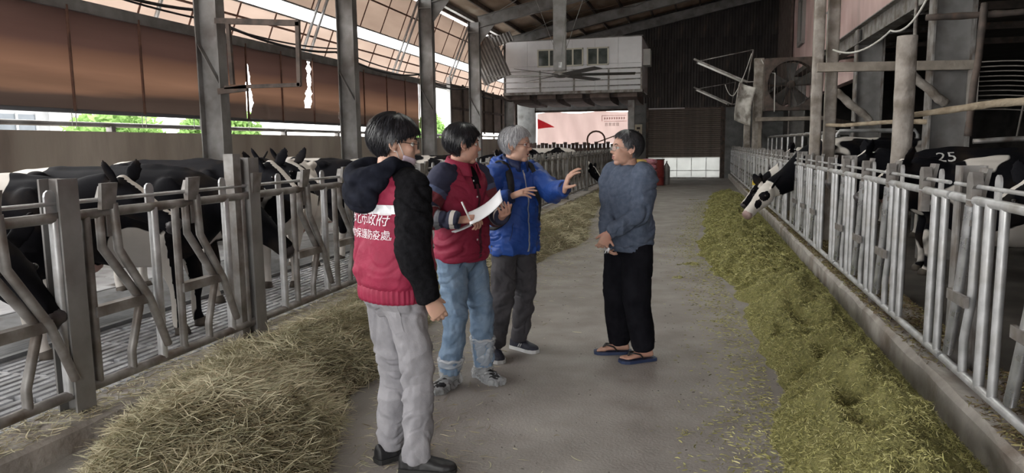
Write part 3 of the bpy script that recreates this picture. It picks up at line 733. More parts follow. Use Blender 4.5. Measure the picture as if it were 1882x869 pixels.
pole('branch_pole', (2.0, 7.72, 1.80), (3.5, 7.35, 2.0), .028, .05, M_BARKW, 'pale stripped branch used as a rail beside the round post', 3)
pole('branch_pole', (1.68, 10.62, 1.78), (2.80, 10.1, 1.80), .022, .034, M_BARKW, 'thin stripped branch rail left of the round post', 5)
pole('timber_brace', (2.42, 10.0, 2.47), (2.95, 10.02, 2.0), .055, .055, M_ROUGH, 'rough diagonal timber brace right of the round post', 6)
pole('timber_brace', (2.2, 13.0, 2.38), (2.75, 13.0, 1.88), .06, .06, M_ROUGH, 'diagonal timber brace between the paired posts and the H column', 7)
pole('timber_rail', (1.78, 10.8, 1.85), (2.82, 14.55, 1.87), .03, .035, M_WOOD, 'short timber rail under the diagonal brace behind the paired posts', 8, square=True)
pole('dark_pipe', (2.83, 8.6, 2.95), (2.75, 8.6, 1.6), .035, .035, M_DARKST, 'dark hanging pipe at the right edge of the picture', 9)
pole('dark_pipe', (2.3, 8.65, 2.85), (4.2, 8.6, 2.86), .035, .035, M_DARKST, 'dark horizontal pipe across the upper right corner', 10)
pole('dark_pipe', (3.0, 9.2, 1.55), (5.2, 9.0, 1.6), .03, .03, M_GALVD, 'low horizontal pipe at right under the slatted shade', 11)
# slatted shade hanging at the right edge
ls_ = empty('slatted_shade', (3.5, 9.9, 2.0), label='sagging slatted shade hanging in the dark at the right edge', cat='shade')
M_SHADE = mat('dusty_shade', (.20, .18, .165), (.30, .275, .25), 5, rough=.9)
for k in range(11):
    P = []
    for t_ in np.linspace(0, 1, 12): P.append((-.3 + 1.6 * t_, .1 * k * .3, .48 - .055 * k - .32 * t_ + .12 * math.sin(t_ * 3.1)))
    MB().tube(P, .016, 6, flat=.5).build('slat', M_SHADE, ls_, smooth=True)
for x in (-.25, .3, .9): MB().tube([(x, 0, .55), (x + .02, .35, -.4)], .012, 5).build('cord', M_SHADE, ls_, smooth=True)
MB().box((-.36, -.03, -.05), (-.26, .05, .5)).build('end_board', M_SHADE, ls_)
# box fan
bf = empty('box_fan', (2.38, 20.5, 2.22), label='large dusty square box fan mounted above the right fence', cat='box fan')
n = 36; tt = np.linspace(0, 2 * math.pi, n, endpoint=False); R0 = .6
sq = np.stack([np.clip(np.cos(tt) * 1.5, -1, 1), np.clip(np.sin(tt) * 1.5, -1, 1)], 1) * .68
ci = np.stack([np.cos(tt), np.sin(tt)], 1) * R0
def fr_(y, arr): return np.stack([arr[:, 0], np.full(n, y), arr[:, 1] + .85], 1)
mb = MB().loft([fr_(0, ci), fr_(0, sq), fr_(.42, sq), fr_(.42, ci), fr_(0, ci)], cap=False)
mb.build('housing', M_DARKST, bf)
for k in range(5):
    a = 2 * math.pi * k / 5 + .3; c, s = math.cos(a), math.sin(a)
    u, w = V(c, 0, s), V(-s, 0, c)
    mb = MB().loft([[V(0, .22, .85) + u * r_ + w * b * .13 * e + V(0, .05 * b, 0), V(0, .23, .85) + u * r_ + w * b * .13 * e + V(0, .05 * b, 0)] for r_, e in ((.08, .4), (.56, 1.3)) for b in (-1, 1)][:0] or
              [[V(0, .2, .85) + u * r_ - w * .12 * e, V(0, .28, .85) + u * r_ + w * .12 * e, V(0, .29, .85) + u * r_ + w * .12 * e, V(0, .21, .85) + u * r_ - w * .12 * e] for r_, e in ((.08, .4), (.56, 1.35))])
    mb.build('blade', M_FANB, bf)
MB().tube([(0, .12, .85), (0, .36, .85)], .1, 14).build('motor', M_DARKST, bf, smooth=True)
MB().beam((-.68, .36, .85), (.68, .36, .85), .05, .05).build('motor_bar', M_DARKST, bf); MB().beam((0, .36, .2), (0, .36, 1.5), .05, .05).build('motor_bar', M_DARKST, bf)
for k in range(12): MB().tube([(-.55 + .1 * k, .0, .85 - math.sqrt(max(.0, .36 - (.1 * k - .55) ** 2))), (-.55 + .1 * k, .0, .85 + math.sqrt(max(.0, .36 - (.1 * k - .55) ** 2)))], .006, 4).build('guard_wire', M_DARKST, bf)
MB().box((-.85, -.05, -.1), (.8, .5, .0)).build('shelf', M_WOOD, bf)
for x in (-.75, .7): MB().box((x - .04, .1, -2.2), (x + .04, .18, -.1)).build('support', M_WOOD, bf)
# tube lamps on brackets
M_LAMP = mat('white_lamp_tube', (.80, .80, .78), rough=.25)
for (a, b, c, lab) in (((-.13, 22, 3.97), (1.36, 22, 3.27), (1.5, 22, 4.16), 'nearer tube lamp on a triangular bracket right of the aisle'), ((-.15, 27.5, 3.57), (1.2, 27.5, 2.92), (1.3, 27.5, 3.7), 'farther tube lamp on a bracket near the shutter')):
    t_ = empty('tube_lamp', b, label=lab, cat='lamp', group='unlit tube lamps on brackets'); A, B, C = V(*a) - V(*b), V(0, 0, 0), V(*c) - V(*b)
    MB().beam(A, B, .06, .05).build('channel', M_GALVD, t_); MB().tube([A * .93 - V(0, 0, .06), A * .12 - V(0, 0, .06)], .028, 10).build('tube', M_LAMP, t_, smooth=True)
    MB().tube([A * .9, C], .015, 6).build('stay', M_GALVD, t_, smooth=True); MB().tube([B, C], .02, 6).build('upright', M_GALVD, t_, smooth=True)
    for f_ in (.94, .1): MB().beam(A * f_ - V(0, 0, .06), A * (f_ - .02) - V(0, 0, .06), .06, .06).build('socket', M_GALVD, t_)
    MB().beam(B, (1.68 - b[0], 21.9 - b[1] if b[1] < 23 else 25.6 - b[1], .0), .03, .03).build('wall_arm', M_GALVD, t_)
cable('hanging_cord', [(1.45, 21.9, 4.05), (1.0, 21.8, 2.9), (.75, 21.8, 3.2)], .12, .012, mat('white_cord', (.5, .49, .46), rough=.6), 'looped white cord hanging below the nearer tube lamp')
cable('hanging_cord', [(1.7, 21.7, 3.85), (1.95, 20.4, 3.35), (1.95, 20.3, 2.35)], .1, .012, MATS['white_cord'], 'white cord looping over to the box fan')
cable('hanging_cord', [(2.0, 7.8, 2.52), (2.3, 9.0, 2.75), (2.45, 9.6, 3.2)], .1, .02, M_GALVD, 'grey hose looping above the round post')
cable('hanging_cord', [(1.7, 10.4, 2.75), (2.1, 9.2, 2.8), (2.4, 9.0, 3.1)], .12, .012, MATS['white_cord'], 'thin cords sagging from the paired posts to the mezzanine')
# crumpled sheet beside the far post
P = np.zeros((14, 14, 3))
for i in range(14):
    for j in range(14):
        u, w = i / 13, j / 13
        P[i, j] = (.0 + .42 * u + .12 * w * w, .12 * math.sin(u * 5) + .08 * math.sin(w * 7 + u * 3), 1.05 * w - .2 * u)
o = MB().grid(P).build('crumpled_sheet', mat('pale_crumpled_sheet', (.40, .38, .35), (.58, .56, .53), 6, rough=.7, c3=(.2, .18, .16), s3=4, t3=(.5, .65)), smooth=True)
o.location = (1.02, 21.6, 2.2); sd = o.modifiers.new('t', 'SOLIDIFY'); sd.thickness = .012
tag(o, 'pale crumpled sheet hanging from the far post by the right fence', 'sheet')
# stall frames in the right pen
st = empty('stall_frame', (2.3, 13.4, .06), label='row of pipe stall dividers standing in the right pen', cat='stall frame')
for k in range(10):
    MB().tube([(0, k * 1.35, 0), (0, k * 1.35, 1.62), (.05, k * 1.35, 1.68), (1.2, k * 1.35, 1.68), (1.25, k * 1.35, 1.6), (1.25, k * 1.35, 0)], .03, 8).build('divider', M_GALV, st, smooth=True)
MB().tube([(0, 0, 1.66), (0, 12.2, 1.66)], .028, 8).build('top_rail', M_GALVD, st, smooth=True)
MB().tube([(0, 0, 1.1), (0, 12.2, 1.1)], .025, 8).build('middle_rail', M_GALVD, st, smooth=True)

# ================================================================== FEED FENCES
def tube_mesh(name, pts, r, m, n=10):
    me = MB().tube(pts, r, n).mesh(name, True); me.set_sharp_from_angle(angle=math.radians(50)); me.materials.append(m); return me
def plate_mesh(name, poly, th, m, axis='x'):
    """flat plate outline in (y,z) with thickness along x"""
    rings = [[(s * th / 2, p[0], p[1]) for p in poly] for s in (-1, 1)]
    me = MB().loft(rings).mesh(name); me.materials.append(m); return me
def rounded(y0, y1, z0, z1, top=6):
    c = (y0 + y1) / 2; r = (y1 - y0) / 2
    return [(y0, z0), (y1, z0)] + [(c + r * math.cos(a), z1 - r + r * math.sin(a)) for a in np.linspace(0, math.pi, top)]
ORDN = ['nearest', 'second', 'third', 'fourth', 'fifth', 'sixth', 'seventh', 'eighth', 'ninth', 'tenth', 'eleventh', 'twelfth', 'thirteenth', 'fourteenth', 'fifteenth', 'sixteenth', 'seventeenth', 'eighteenth', 'nineteenth', 'twentieth']
def fence(side, X, spans, pitch, zt, zb, first, sgn):
    """spans: (y0,y1) of each panel; first: y of the first stall's A bar; sgn +1 stall runs away from the camera"""
    rb, rr = (.026, .029) if side == 'left' else (.0235, .026)
    bar = tube_mesh('bar', [(0, 0, zb), (0, 0, zt)], rb, M_GALVD if side == 'left' else M_GALV)
    mA, mF, mB = (M_GALVD, M_GALVD, M_GALV) if side == 'left' else (M_BRIGHT, M_GALV, M_GALV)
    barB = tube_mesh('bar', [(0, 0, zb), (0, 0, zt)], rb * 1.15, mB)
    if side == 'left':
        arm = tube_mesh('swing_arm', [(0, .17, zt + .05), (0, .185, zt - .22), (0, .40, zb + .42), (0, .53, zb + .09)], rb, mA)
        fix = tube_mesh('bent_bar', [(0, .10, zt), (0, .10, zt - .2), (0, .34, zb + .45), (0, .35, zb + .38), (0, .26, zb + .12), (0, .26, zb)], rb, mF)
        mid = MB().box((-.03, -.01, zb + .39), (.03, .42, zb + .45)).mesh('pivot_plate')
        sA, sB, sL = 0, .52, .14
    else:
        arm = tube_mesh('swing_arm', [(0, -.16, zt - .03), (0, -.09, zb + .55), (0, .05, zb + .07)], rb * 1.25, mA)
        fix = tube_mesh('bent_bar', [(0, -.27, zt), (0, -.27, zb + .5), (0, -.26, zb + .42), (0, -.19, zb + .2), (0, -.20, zb)], rb, mF)
        mid = MB().box((-.055, -.30, zb + .40), (-.03, -.02, zb + .46)).mesh('pivot_plate')
        sA, sB, sL = 0, .0, -.16
    mid.materials.append(M_GALVD)
    disc = plate_mesh('stop_disc', rounded(-.035, .035, -.04, .09), .012, M_GALV)
    lat = plate_mesh('latch_plate', [(-.035, -.16), (.04, -.16), (.045, .1), (.02, .13), (-.03, .13), (-.06, .06), (-.035, .04)], .05, M_GALVD)
    spring = MB().loft([[(.02, -.05, .02), (.05, -.05, .02), (.05, .05, .02), (.02, .05, .02)], [(.05, -.06, .17), (.07, -.06, .17), (.07, .06, .17), (.05, .06, .17)]]).mesh('latch_tongue'); spring.materials.append(M_GALVD)
    y = first; stalls = []
    while y < spans[-1][1]:
        stalls.append(y); y += pitch
    for k, (y0, y1) in enumerate(spans):
        lab = '%s panel of the %s feed fence counted from the camera, galvanised headlock bars' % (ORDN[k], side)
        f = empty('headlock_panel', (X, y0, 0), label=lab, cat='fence panel', group='headlock panels of the %s feed fence' % side)
        L_ = y1 - y0
        MB().tube([(0, .02, zt), (0, L_ - .02, zt)], rr, 12).build('top_rail', M_GALVD if side == 'left' else M_GALV, f, angle=50)
        MB().tube([(0, .02, zb), (0, L_ - .02, zb)], rr, 12).build('bottom_rail', M_GALVD if side == 'left' else M_GALV, f, angle=50)
        MB().tube([(.035 * (1 if side == 'right' else -1) * 0, .05, zt + .075), (0, L_ - .05, zt + .075)], .012, 8).build('lock_rod', M_GALV, f, angle=50)
        for s in stalls:
            q = s - y0
            def put(nm, me, off, dz=0):
                if .0 <= q + off <= L_: inst(nm, me, f, (0, q + off, dz), None, (1, sgn, 1) if sgn < 0 else None)
            if side == 'left':
                put('bar', bar, 0); put('bar', barB, .52)
                if .0 <= q + .1 and q + .5 <= L_ + .05:
                    inst('bent_bar', fix, f, (0, q, 0)); inst('swing_arm', arm, f, (.035, q, 0)); inst('pivot_plate', mid, f, (.01, q, 0))
                put('stop_disc', disc, .5, zt + .06); put('latch_plate', lat, .16, zt + .02); put('latch_tongue', spring, .12, zt)
            else:
                put('bar', bar, .0); put('bar', barB, .18)
                if q - .3 >= 0 and q + .05 <= L_:
                    inst('bent_bar', fix, f, (0, q + .62, 0)) if q + .4 <= L_ else None
                    inst('swing_arm', arm, f, (-.02, q + .56, 0)) if q + .65 <= L_ else None
                    inst('pivot_plate', mid, f, (0, q + .60, 0)) if q + .62 <= L_ else None
                put('stop_disc', disc, .1, zt + .06); put('latch_plate', lat, .42, zt + .02); put('latch_tongue', spring, .45, zt)
    return stalls
LP = [1.46, 3.17, 4.86] + [4.86 + 3.5 * k for k in range(1, 9)]
fence('left', XL, list(zip(LP[:-1], LP[1:])), .72, 1.215, .24, 1.87, 1)
RP = [1.25, 4.75] + [4.75 + 3.5 * k for k in range(1, 9)]
fence('right', XR, list(zip(RP[:-1], RP[1:])), .875, 1.245, .27, 1.36, 1)
for k, y in enumerate(LP[1:]):
    if k == 0: h = 1.42
    elif k == 1: h = 1.50
    else: h = 1.36
    p = empty('fence_post', (XL - .02, y, .0), label='%s upright H post of the left feed fence counted from the camera' % ORDN[k], cat='post', group='posts of the left feed fence')
    MB().box((-.06, -.006, 0), (.06, .006, h)).build('web', M_STEEL, p)
    for x in (-.06, .06): MB().box((x - .006, -.065, 0), (x + .006, .065, h)).build('flange', M_STEEL, p)
    if k == 1:
        MB().box((-.05, -.2, .1), (.03, -.11, 1.53)).build('backing_post', M_GALVD, p)
for k, y in enumerate(RP[1:]):
    p = empty('fence_post', (XR + .05, y, .19), label='%s flat topped upright post of the right feed fence counted from the camera' % ORDN[k], cat='post', group='posts of the right feed fence')
    MB().box((-.02, -.006, 0), (.1, .006, 1.23)).build('web', M_GALVD, p)
    MB().box((-.026, -.05, 0), (-.016, .05, 1.23)).build('flange', M_GALVD, p); MB().box((.1, -.05, 0), (.11, .05, 1.23)).build('flange', M_GALVD, p)
# short legs carrying the right bottom rail on its kerb
nf = 0
for k, y in enumerate(np.arange(3.1, 33, 1.75)):
    if min(abs(y - q) for q in RP) < .3: continue
    tag(MB().box((XR - .02, y - .02, .19), (XR + .02, y + .02, .25)).build('rail_foot', M_GALVD), '%s small steel foot under the right bottom rail counted from the camera' % ORDN[nf], 'rail foot', 'feet under the right bottom rail'); nf += 1
# ================================================================== PEOPLE
def rotz(a): c, s = math.cos(a), math.sin(a); return np.array([[c, -s, 0], [s, c, 0], [0, 0, 1.]])
def roty(a): c, s = math.cos(a), math.sin(a); return np.array([[c, 0, s], [0, 1, 0], [-s, 0, c]])
def rotx(a): c, s = math.cos(a), math.sin(a); return np.array([[1, 0, 0], [0, c, -s], [0, s, c.real]])
def ik(S, T, l1, l2, pole):
    S, T, pole = map(lambda v: np.asarray(v, float), (S, T, pole)); d = T - S; D = min(np.linalg.norm(d), (l1 + l2) * .995); d = nrm(d)
    T = S + d * D; a = (l1 * l1 - l2 * l2 + D * D) / (2 * D); h = math.sqrt(max(0, l1 * l1 - a * a))
    p = nrm(pole - d * (pole @ d)); return S + d * a + p * h, T
def smoothpath(pts, rad, n=5):
    """Catmull-Rom densify path and radii"""
    pts = [np.asarray(p, float) for p in pts]; P = []; Q = []
    for i in range(len(pts) - 1):
        p0, p1, p2, p3 = pts[max(i - 1, 0)], pts[i], pts[i + 1], pts[min(i + 2, len(pts) - 1)]
        for t in np.linspace(0, 1, n, endpoint=False):
            P.append(.5 * (2 * p1 + (p2 - p0) * t + (2 * p0 - 5 * p1 + 4 * p2 - p3) * t * t + (3 * p1 - p0 - 3 * p2 + p3) * t ** 3))
            Q.append(rad[i] + (rad[i + 1] - rad[i]) * t)
    P.append(pts[-1]); Q.append(rad[-1]); return P, Q
def limb(mb, pts, rad, n=14, dens=5): P, Q = smoothpath(pts, rad, dens); return mb.tube(P, Q, n)
def oval(cx, cy, z, a, b, n=28, e=.85, tilt=0.0):
    t = np.linspace(0, 2 * math.pi, n, endpoint=False); c, s = np.cos(t), np.sin(t)
    x = a * np.sign(c) * np.abs(c) ** e
    return np.stack([cx + x, cy + b * np.sign(s) * np.abs(s) ** e, z + tilt * x], 1)

# ---- head: star-shaped surface around the skull centre, built from ellipsoids
def head_dirs(nu=80, nv=64):
    th = np.linspace(0, 2 * math.pi, nu, endpoint=False); ph = np.linspace(0.02, math.pi - .02, nv)
    T, Pq = np.meshgrid(th, ph); return np.stack([np.sin(Pq) * np.cos(T), np.sin(Pq) * np.sin(T), np.cos(Pq)], -1).reshape(-1, 3), nu, nv
FACE = [((-.012, 0, .028), (.100, .077, .090)), ((.034, 0, .03), (.060, .060, .058)), ((.034, 0, -.03), (.060, .060, .062)), ((.016, 0, -.066), (.060, .053, .044)),
        ((.060, 0, -.097), (.024, .026, .018)), ((.060, .034, -.018), (.025, .024, .022)), ((.060, -.034, -.018), (.025, .024, .022)),
        ((.076, .022, .024), (.017, .023, .009)), ((.076, -.022, .024), (.017, .023, .009)), ((.090, 0, .002), (.013, .0095, .022)), ((.104, 0, -.024), (.0145, .012, .012)),
        ((.093, .012, -.029), (.012, .009, .009)), ((.093, -.012, -.029), (.012, .009, .009)), ((.066, 0, -.060), (.026, .034, .028)),
        ((.084, 0, -.054), (.012, .023, .0065)), ((.083, 0, -.068), (.012, .020, .0075))]
def head_radius(d, face=FACE, mouth_open=0.0):
    R = []
    for c, r in face:
        c, r = np.array(c), np.array(r); q = d / r; o = -c / r
        A = (q * q).sum(1); B = (q * o).sum(1); Cc = (o * o).sum() - 1
        disc = B * B - A * Cc
        R.append(np.where(disc > 0, (-B + np.sqrt(np.maximum(disc, 0))) / A, 0))
    R = np.array(R); k = .0035; m = R.max(0); r = m + k * np.log(np.exp((R - m) / k).sum(0)) - k * .3
    P = d * r[:, None]
    def dent(c, s, dep):
        return dep * np.exp(-(((P - np.array(c)) / np.array(s)) ** 2).sum(1))
    for y in (.031, -.031): r = r - dent((.083, y, .006), (.02, .014, .009), .010)
    r = r - dent((.096, 0, -.061 - .004 * mouth_open), (.02, .019, .0025 + .006 * mouth_open), .006 + .02 * mouth_open)
    return r
def head_shape(mb, M, c, s, mouth_open=0.0):
    d, nu, nv = head_dirs(); r = head_radius(d, FACE, mouth_open); P = (d * r[:, None] * s) @ M.T + c
    vs = list(P) ; fs = []
    for i in range(nv - 1):
        for j in range(nu):
            j2 = (j + 1) % nu; fs.append((i * nu + j, (i + 1) * nu + j, (i + 1) * nu + j2, i * nu + j2))
    fs.append(tuple(range(nu))); fs.append(tuple((nv - 1) * nu + j for j in range(nu - 1, -1, -1)))
    mb.add(P, fs)
    for y in (1, -1):
        E = M @ rotz(-.35 * y) @ roty(-.15)
        mb.ell(c + M @ V(-.008, .074 * y, -.004) * s, V(.017, .007, .030) * s, E, 12, 9)
        loop = [V(-.010 - .017 * math.cos(a), (.083) * y + .004 * y * math.cos(a), .002 + .028 * math.sin(a)) for a in np.linspace(-1.9, 2.3, 12)]
        mb.capsule([c + M @ p * s for p in loop], .0045 * s, 7)
        mb.ell(c + M @ V(-.004, .079 * y, -.028) * s, V(.009, .006, .010) * s, E, 8, 6)
def hair_mesh(M, c, s, thr, T, seed, flat=1.0, strips=900, rough=1.0):
    """shell following the skull above the hairline plus tapering locks"""
    d, nu, nv = head_dirs(120, 84); r = head_radius(d); P = d * r[:, None]
    az = np.degrees(np.arctan2(np.abs(d[:, 1]), d[:, 0]))
    line = np.interp(az, [a for a, _ in thr], [z for _, z in thr]) + .006 * noise3(np.stack([np.degrees(np.arctan2(d[:, 1], d[:, 0])) * .09, d[:, 2] * 0, d[:, 2] * 0 + seed], 1), seed)
    f = np.clip((P[:, 2] - line) / .014 + .5, 0, 1); f = f * f * (3 - 2 * f)
    ang = np.arctan2(d[:, 1], d[:, 0])
    st = noise3(np.stack([np.cos(ang) * 9, np.sin(ang) * 9, d[:, 2] * 1.2], 1), seed) * .5 + noise3(np.stack([np.cos(ang) * 24, np.sin(ang) * 24, d[:, 2] * 2.2], 1), seed + 3) * .35
    th = (T(az, P[:, 2]) + .0075 * rough * st) * f - .010 * (1 - f)
    Q = d * (r + th)[:, None]; mb = MB(); fs = []
    for i in range(nv - 1):
        for j in range(nu):
            a = (i * nu + j, (i + 1) * nu + j, (i + 1) * nu + (j + 1) % nu, i * nu + (j + 1) % nu)
            if f[list(a)].max() > .04: fs.append(a)
    fs.append(tuple(range(nu)))
    mb.add(Q * s @ M.T + c, fs)
    rng = np.random.RandomState(seed); K = 6; kk = np.arange(K) / (K - 1)
    a0 = rng.uniform(-math.pi, math.pi, (strips, 1)); p0 = rng.uniform(.05, 1.55, (strips, 1)); L_ = rng.uniform(.35, .8, (strips, 1))
    A_ = a0 + (rng.rand(strips, 1) - .5) * .45 * kk; P_ = p0 + L_ * kk
    D = np.stack([np.sin(P_) * np.cos(A_), np.sin(P_) * np.sin(A_), np.cos(P_)], -1).reshape(-1, 3); rr = head_radius(D); azz = np.degrees(np.arctan2(np.abs(D[:, 1]), D[:, 0]))
    ln = np.interp(azz, [q for q, _ in thr], [z for _, z in thr]); ok = (rr * D[:, 2] > ln - .004 - .020 * np.repeat(rng.rand(strips) ** 2, K)).reshape(strips, K)
    lift = (.001 + .007 * rough * rng.rand(strips, 1) * kk ** 1.5 + .003 * rng.rand(strips, 1)).ravel()
    Q = (D * (rr + T(azz, rr * D[:, 2]) + lift)[:, None]).reshape(strips, K, 3)
    for q in range(strips):
        m_ = int(np.argmin(ok[q])) if not ok[q].all() else K
        if m_ < 3: continue
        pts = Q[q, :m_]; t = np.gradient(pts, axis=0); sd = np.cross(t, pts); sd /= np.linalg.norm(sd, axis=1)[:, None] + 1e-9
        ww = (.0032 * (1 - .8 * np.arange(m_) / (m_ - 1)))[:, None]
        mb.grid(np.stack([pts - sd * ww, pts + sd * ww], 1) * s @ M.T + c)
    return mb
def hand(mb, wrist, d, n, side, curl=(.5, .6, .7, .8), spread=.06, thumb=(.75, .55, .15), s=1.0, bend=(1, 1.1, .8)):
    """palm and five fingers. d: finger direction, n: out of the palm, side: +1/-1 so that thumb lies on cross side"""
    d = nrm(d); n = nrm(np.asarray(n, float) - d * (np.asarray(n, float) @ d)); t = np.cross(d, n) * side      # t: towards the thumb
    def P(a, b, c): return wrist + (d * a + t * b + n * c) * s
    rings = []
    for a, w, h in ((-.03, .026, .020), (.0, .026, .019), (.03, .036, .017), (.06, .041, .015), (.088, .040, .0125), (.094, .036, .009)):
        tt = np.linspace(0, 2 * math.pi, 16, endpoint=False); rings.append([P(a, w * math.cos(x) + .002, h * math.sin(x)) for x in tt])
    mb.loft(rings)
    lens = ((.043, .026, .020), (.047, .030, .022), (.044, .028, .021), (.034, .021, .018)); offs = (.030, .0105, -.0095, -.029)
    for i in range(4):
        p = P(.082 - .004 * abs(i - 1), offs[i], 0); q = [p - d * .02 * s, p]; ang = 0; sp = spread * (1.2 - i) ; dd = nrm(d + t * sp)
        for k in range(3):
            ang += curl[i] * bend[k]; v = dd * math.cos(ang) + n * math.sin(ang); p = p + v * lens[i][k] * s; q.append(p)
        mb.capsule(q, [.0085 * s, .0092 * s, .0085 * s, .0078 * s, .0066 * s], 9)
    b = P(.018, .030, .006); v = nrm(d * thumb[0] + t * thumb[1] + n * thumb[2]); v2 = nrm(v + d * .35 + n * .25)
    mb.capsule([P(.0, .012, .004), b, b + v * .042 * s, b + v * .042 * s + v2 * .03 * s], [.014 * s, .0135 * s, .0105 * s, .0082 * s], 9)
def shoe_rings(hgt=1.0, L=.27, W=1.0, top=.075):
    """sections of a shoe from heel to toe: (x, half width, height)"""
    return [(-.085, .020, top * .75), (-.075, .032, top), (-.04, .036, top * 1.02), (.0, .036, top), (.045, .039, top * .86), (.09, .045, top * .66), (.13, .045, top * .52), (.16, .036, top * .42), (.178, .016, top * .3)]
def shoe(mb, c, yaw, z0, z1f, sc=1.0, grow=0.0):
    R = rotz(yaw); rings = []
    for x, w, h in shoe_rings():
        w = w + grow; h = h * z1f + grow; pts = []
        for k in range(14):
            a = 2 * math.pi * k / 14; yy = w * math.cos(a); zz = math.sin(a); zz = z0 + (h if zz > 0 else 0) * (max(zz, 0) ** .7)
            pts.append(R @ V(x * sc * (1 + grow * 3), yy * sc * 1.06, 0) + V(c[0], c[1], zz))
        rings.append(pts)
    return mb.loft(rings)
def sole(mb, c, yaw, z0, z1, sc=1.0, grow=.004):
    R = rotz(yaw); t = [(x, w + grow) for x, w, h in shoe_rings()]
    out = [R @ V(x * sc * 1.02, w * sc * 1.06, 0) for x, w in t] + [R @ V(x * sc * 1.02, -w * sc * 1.06, 0) for x, w in t[::-1]]
    return mb.loft([[V(c[0], c[1], z) + p for p in out] for z in (z0, z1)])
def fold(co, no, amp=.006, f=(7, 7, 12), seed=1, fine=.0015):
    f = np.array(f, float); w = np.stack([noise3(co * 5, seed + 7), noise3(co * 5 + 9, seed + 8), noise3(co * 5 + 31, seed + 9)], 1) * .10
    q = co + w
    n1 = noise3(q * f, seed); n2 = noise3(q * f * V(1.2, 1.2, 2.4) + 5, seed + 1); n3 = noise3(q * f * 3.1 + 11, seed + 4)
    r2 = 1 - np.minimum(1, np.abs(n2) * 3.2); lo = np.clip(noise3(co * 3.5, seed + 6) + .55, 0, 1)
    return co + no * (amp * (1 - 2.0 * np.abs(n1)) - amp * 1.15 * r2 * lo + amp * .3 * n3 + fine * noise3(co * 60, seed + 2))[:, None]
def garment(name, mb, m, parent, voxel=.007, amp=.006, f=(7, 7, 12), seed=1, smooth=6, post=None, fine=.0012):
    co, no, topo = remesh(mb, voxel, smooth); co = fold(co, no, amp, f, seed, fine)
    if post is not None: co = post(co, no)
    me = mesh_np(name, co, topo); o = obj(name, me, m, parent)
    return o, co
def bvh_of(o):
    me = o.data; return BVHTree.FromPolygons([v.co for v in me.vertices], [p.vertices for p in me.polygons])
def decal(name, pts, faces, bvh, dirv, m, parent, off=.003, far=1.0):
    """project a flat outline onto a garment along dirv"""
    out = []; dv = Vector(dirv).normalized()
    for p in pts:
        h = bvh.ray_cast(Vector(p) - dv * far, dv)
        out.append(tuple((h[0] - dv * off) if h[0] is not None else Vector(p)))
    mb = MB(); mb.add(out, faces); return mb.build(name, m, parent)
def text_mesh(body, size, align='CENTER'):
    cu = bpy.data.curves.new('t', 'FONT'); cu.body = body; cu.size = size; cu.align_x = align; cu.resolution_u = 2
    o = bpy.data.objects.new('t', cu); COL.objects.link(o); dg = bpy.context.evaluated_depsgraph_get(); dg.update()
    me = o.evaluated_get(dg).to_mesh(); bm = bmesh.new(); bm.from_mesh(me); o.evaluated_get(dg).to_mesh_clear()
    bmesh.ops.triangulate(bm, faces=bm.faces); 
    bmesh.ops.subdivide_edges(bm, edges=[e for e in bm.edges if e.calc_length() > size * .25], cuts=1)
    bmesh.ops.triangulate(bm, faces=bm.faces)
    bm.verts.index_update(); vs = [tuple(v.co) for v in bm.verts]; fs = [tuple(v.index for v in f.verts) for f in bm.faces]; bm.free()
    bpy.data.objects.remove(o); bpy.data.curves.remove(cu); return vs, fs

def hair_mat(name, cols, rough):
    m = bpy.data.materials.new(name); m.use_nodes = True; nt = m.node_tree; L = nt.links; b = nt.nodes['Principled BSDF']; b.inputs['Roughness'].default_value = rough; b.inputs['Specular IOR Level'].default_value = .35
    g = nt.nodes.new('ShaderNodeNewGeometry'); r = nt.nodes.new('ShaderNodeValToRGB'); L.new(g.outputs['Random Per Island'], r.inputs['Fac']); el = r.color_ramp.elements
    el[0].position = 0; el[0].color = (*cols[0], 1); el[1].position = 1; el[1].color = (*cols[-1], 1)
    for i, c in enumerate(cols[1:-1]): e = el.new((i + 1) / (len(cols) - 1)); e.color = (*c, 1)
    L.new(r.outputs['Color'], b.inputs['Base Color']); return m
def skin_mat(name, c, red):
    return mat(name, c, tuple(np.array(c) * V(1.12, 1.08, 1.06)), 30, rough=.5, spec=.35, c3=red, s3=9, t3=(.5, .75))
M_HAIRB = hair_mat('black_hair', [(.004, .004, .005), (.010, .010, .012), (.035, .035, .042), (.012, .012, .014)], .34)
M_HAIRG = hair_mat('silver_hair', [(.24, .24, .25), (.50, .50, .52), (.34, .34, .36), (.12, .12, .13), (.58, .58, .6)], .4)
M_HAIRD = hair_mat('greying_dark_hair', [(.012, .012, .014), (.05, .05, .055), (.02, .02, .023), (.13, .13, .14)], .4)
M_LENS = sheer('clear_lens', (.8, .85, .9), .12, .03)
M_EYEW = mat('eye_white', (.6, .58, .55), rough=.2); M_EYED = mat('dark_iris', (.015, .01, .008), rough=.1)
M_LIP = mat('lip', (.36, .14, .125), rough=.45); M_BROW = mat('dark_brow', (.02, .018, .018), rough=.8); M_BROWG = mat('grey_brow', (.2, .19, .19), rough=.8)

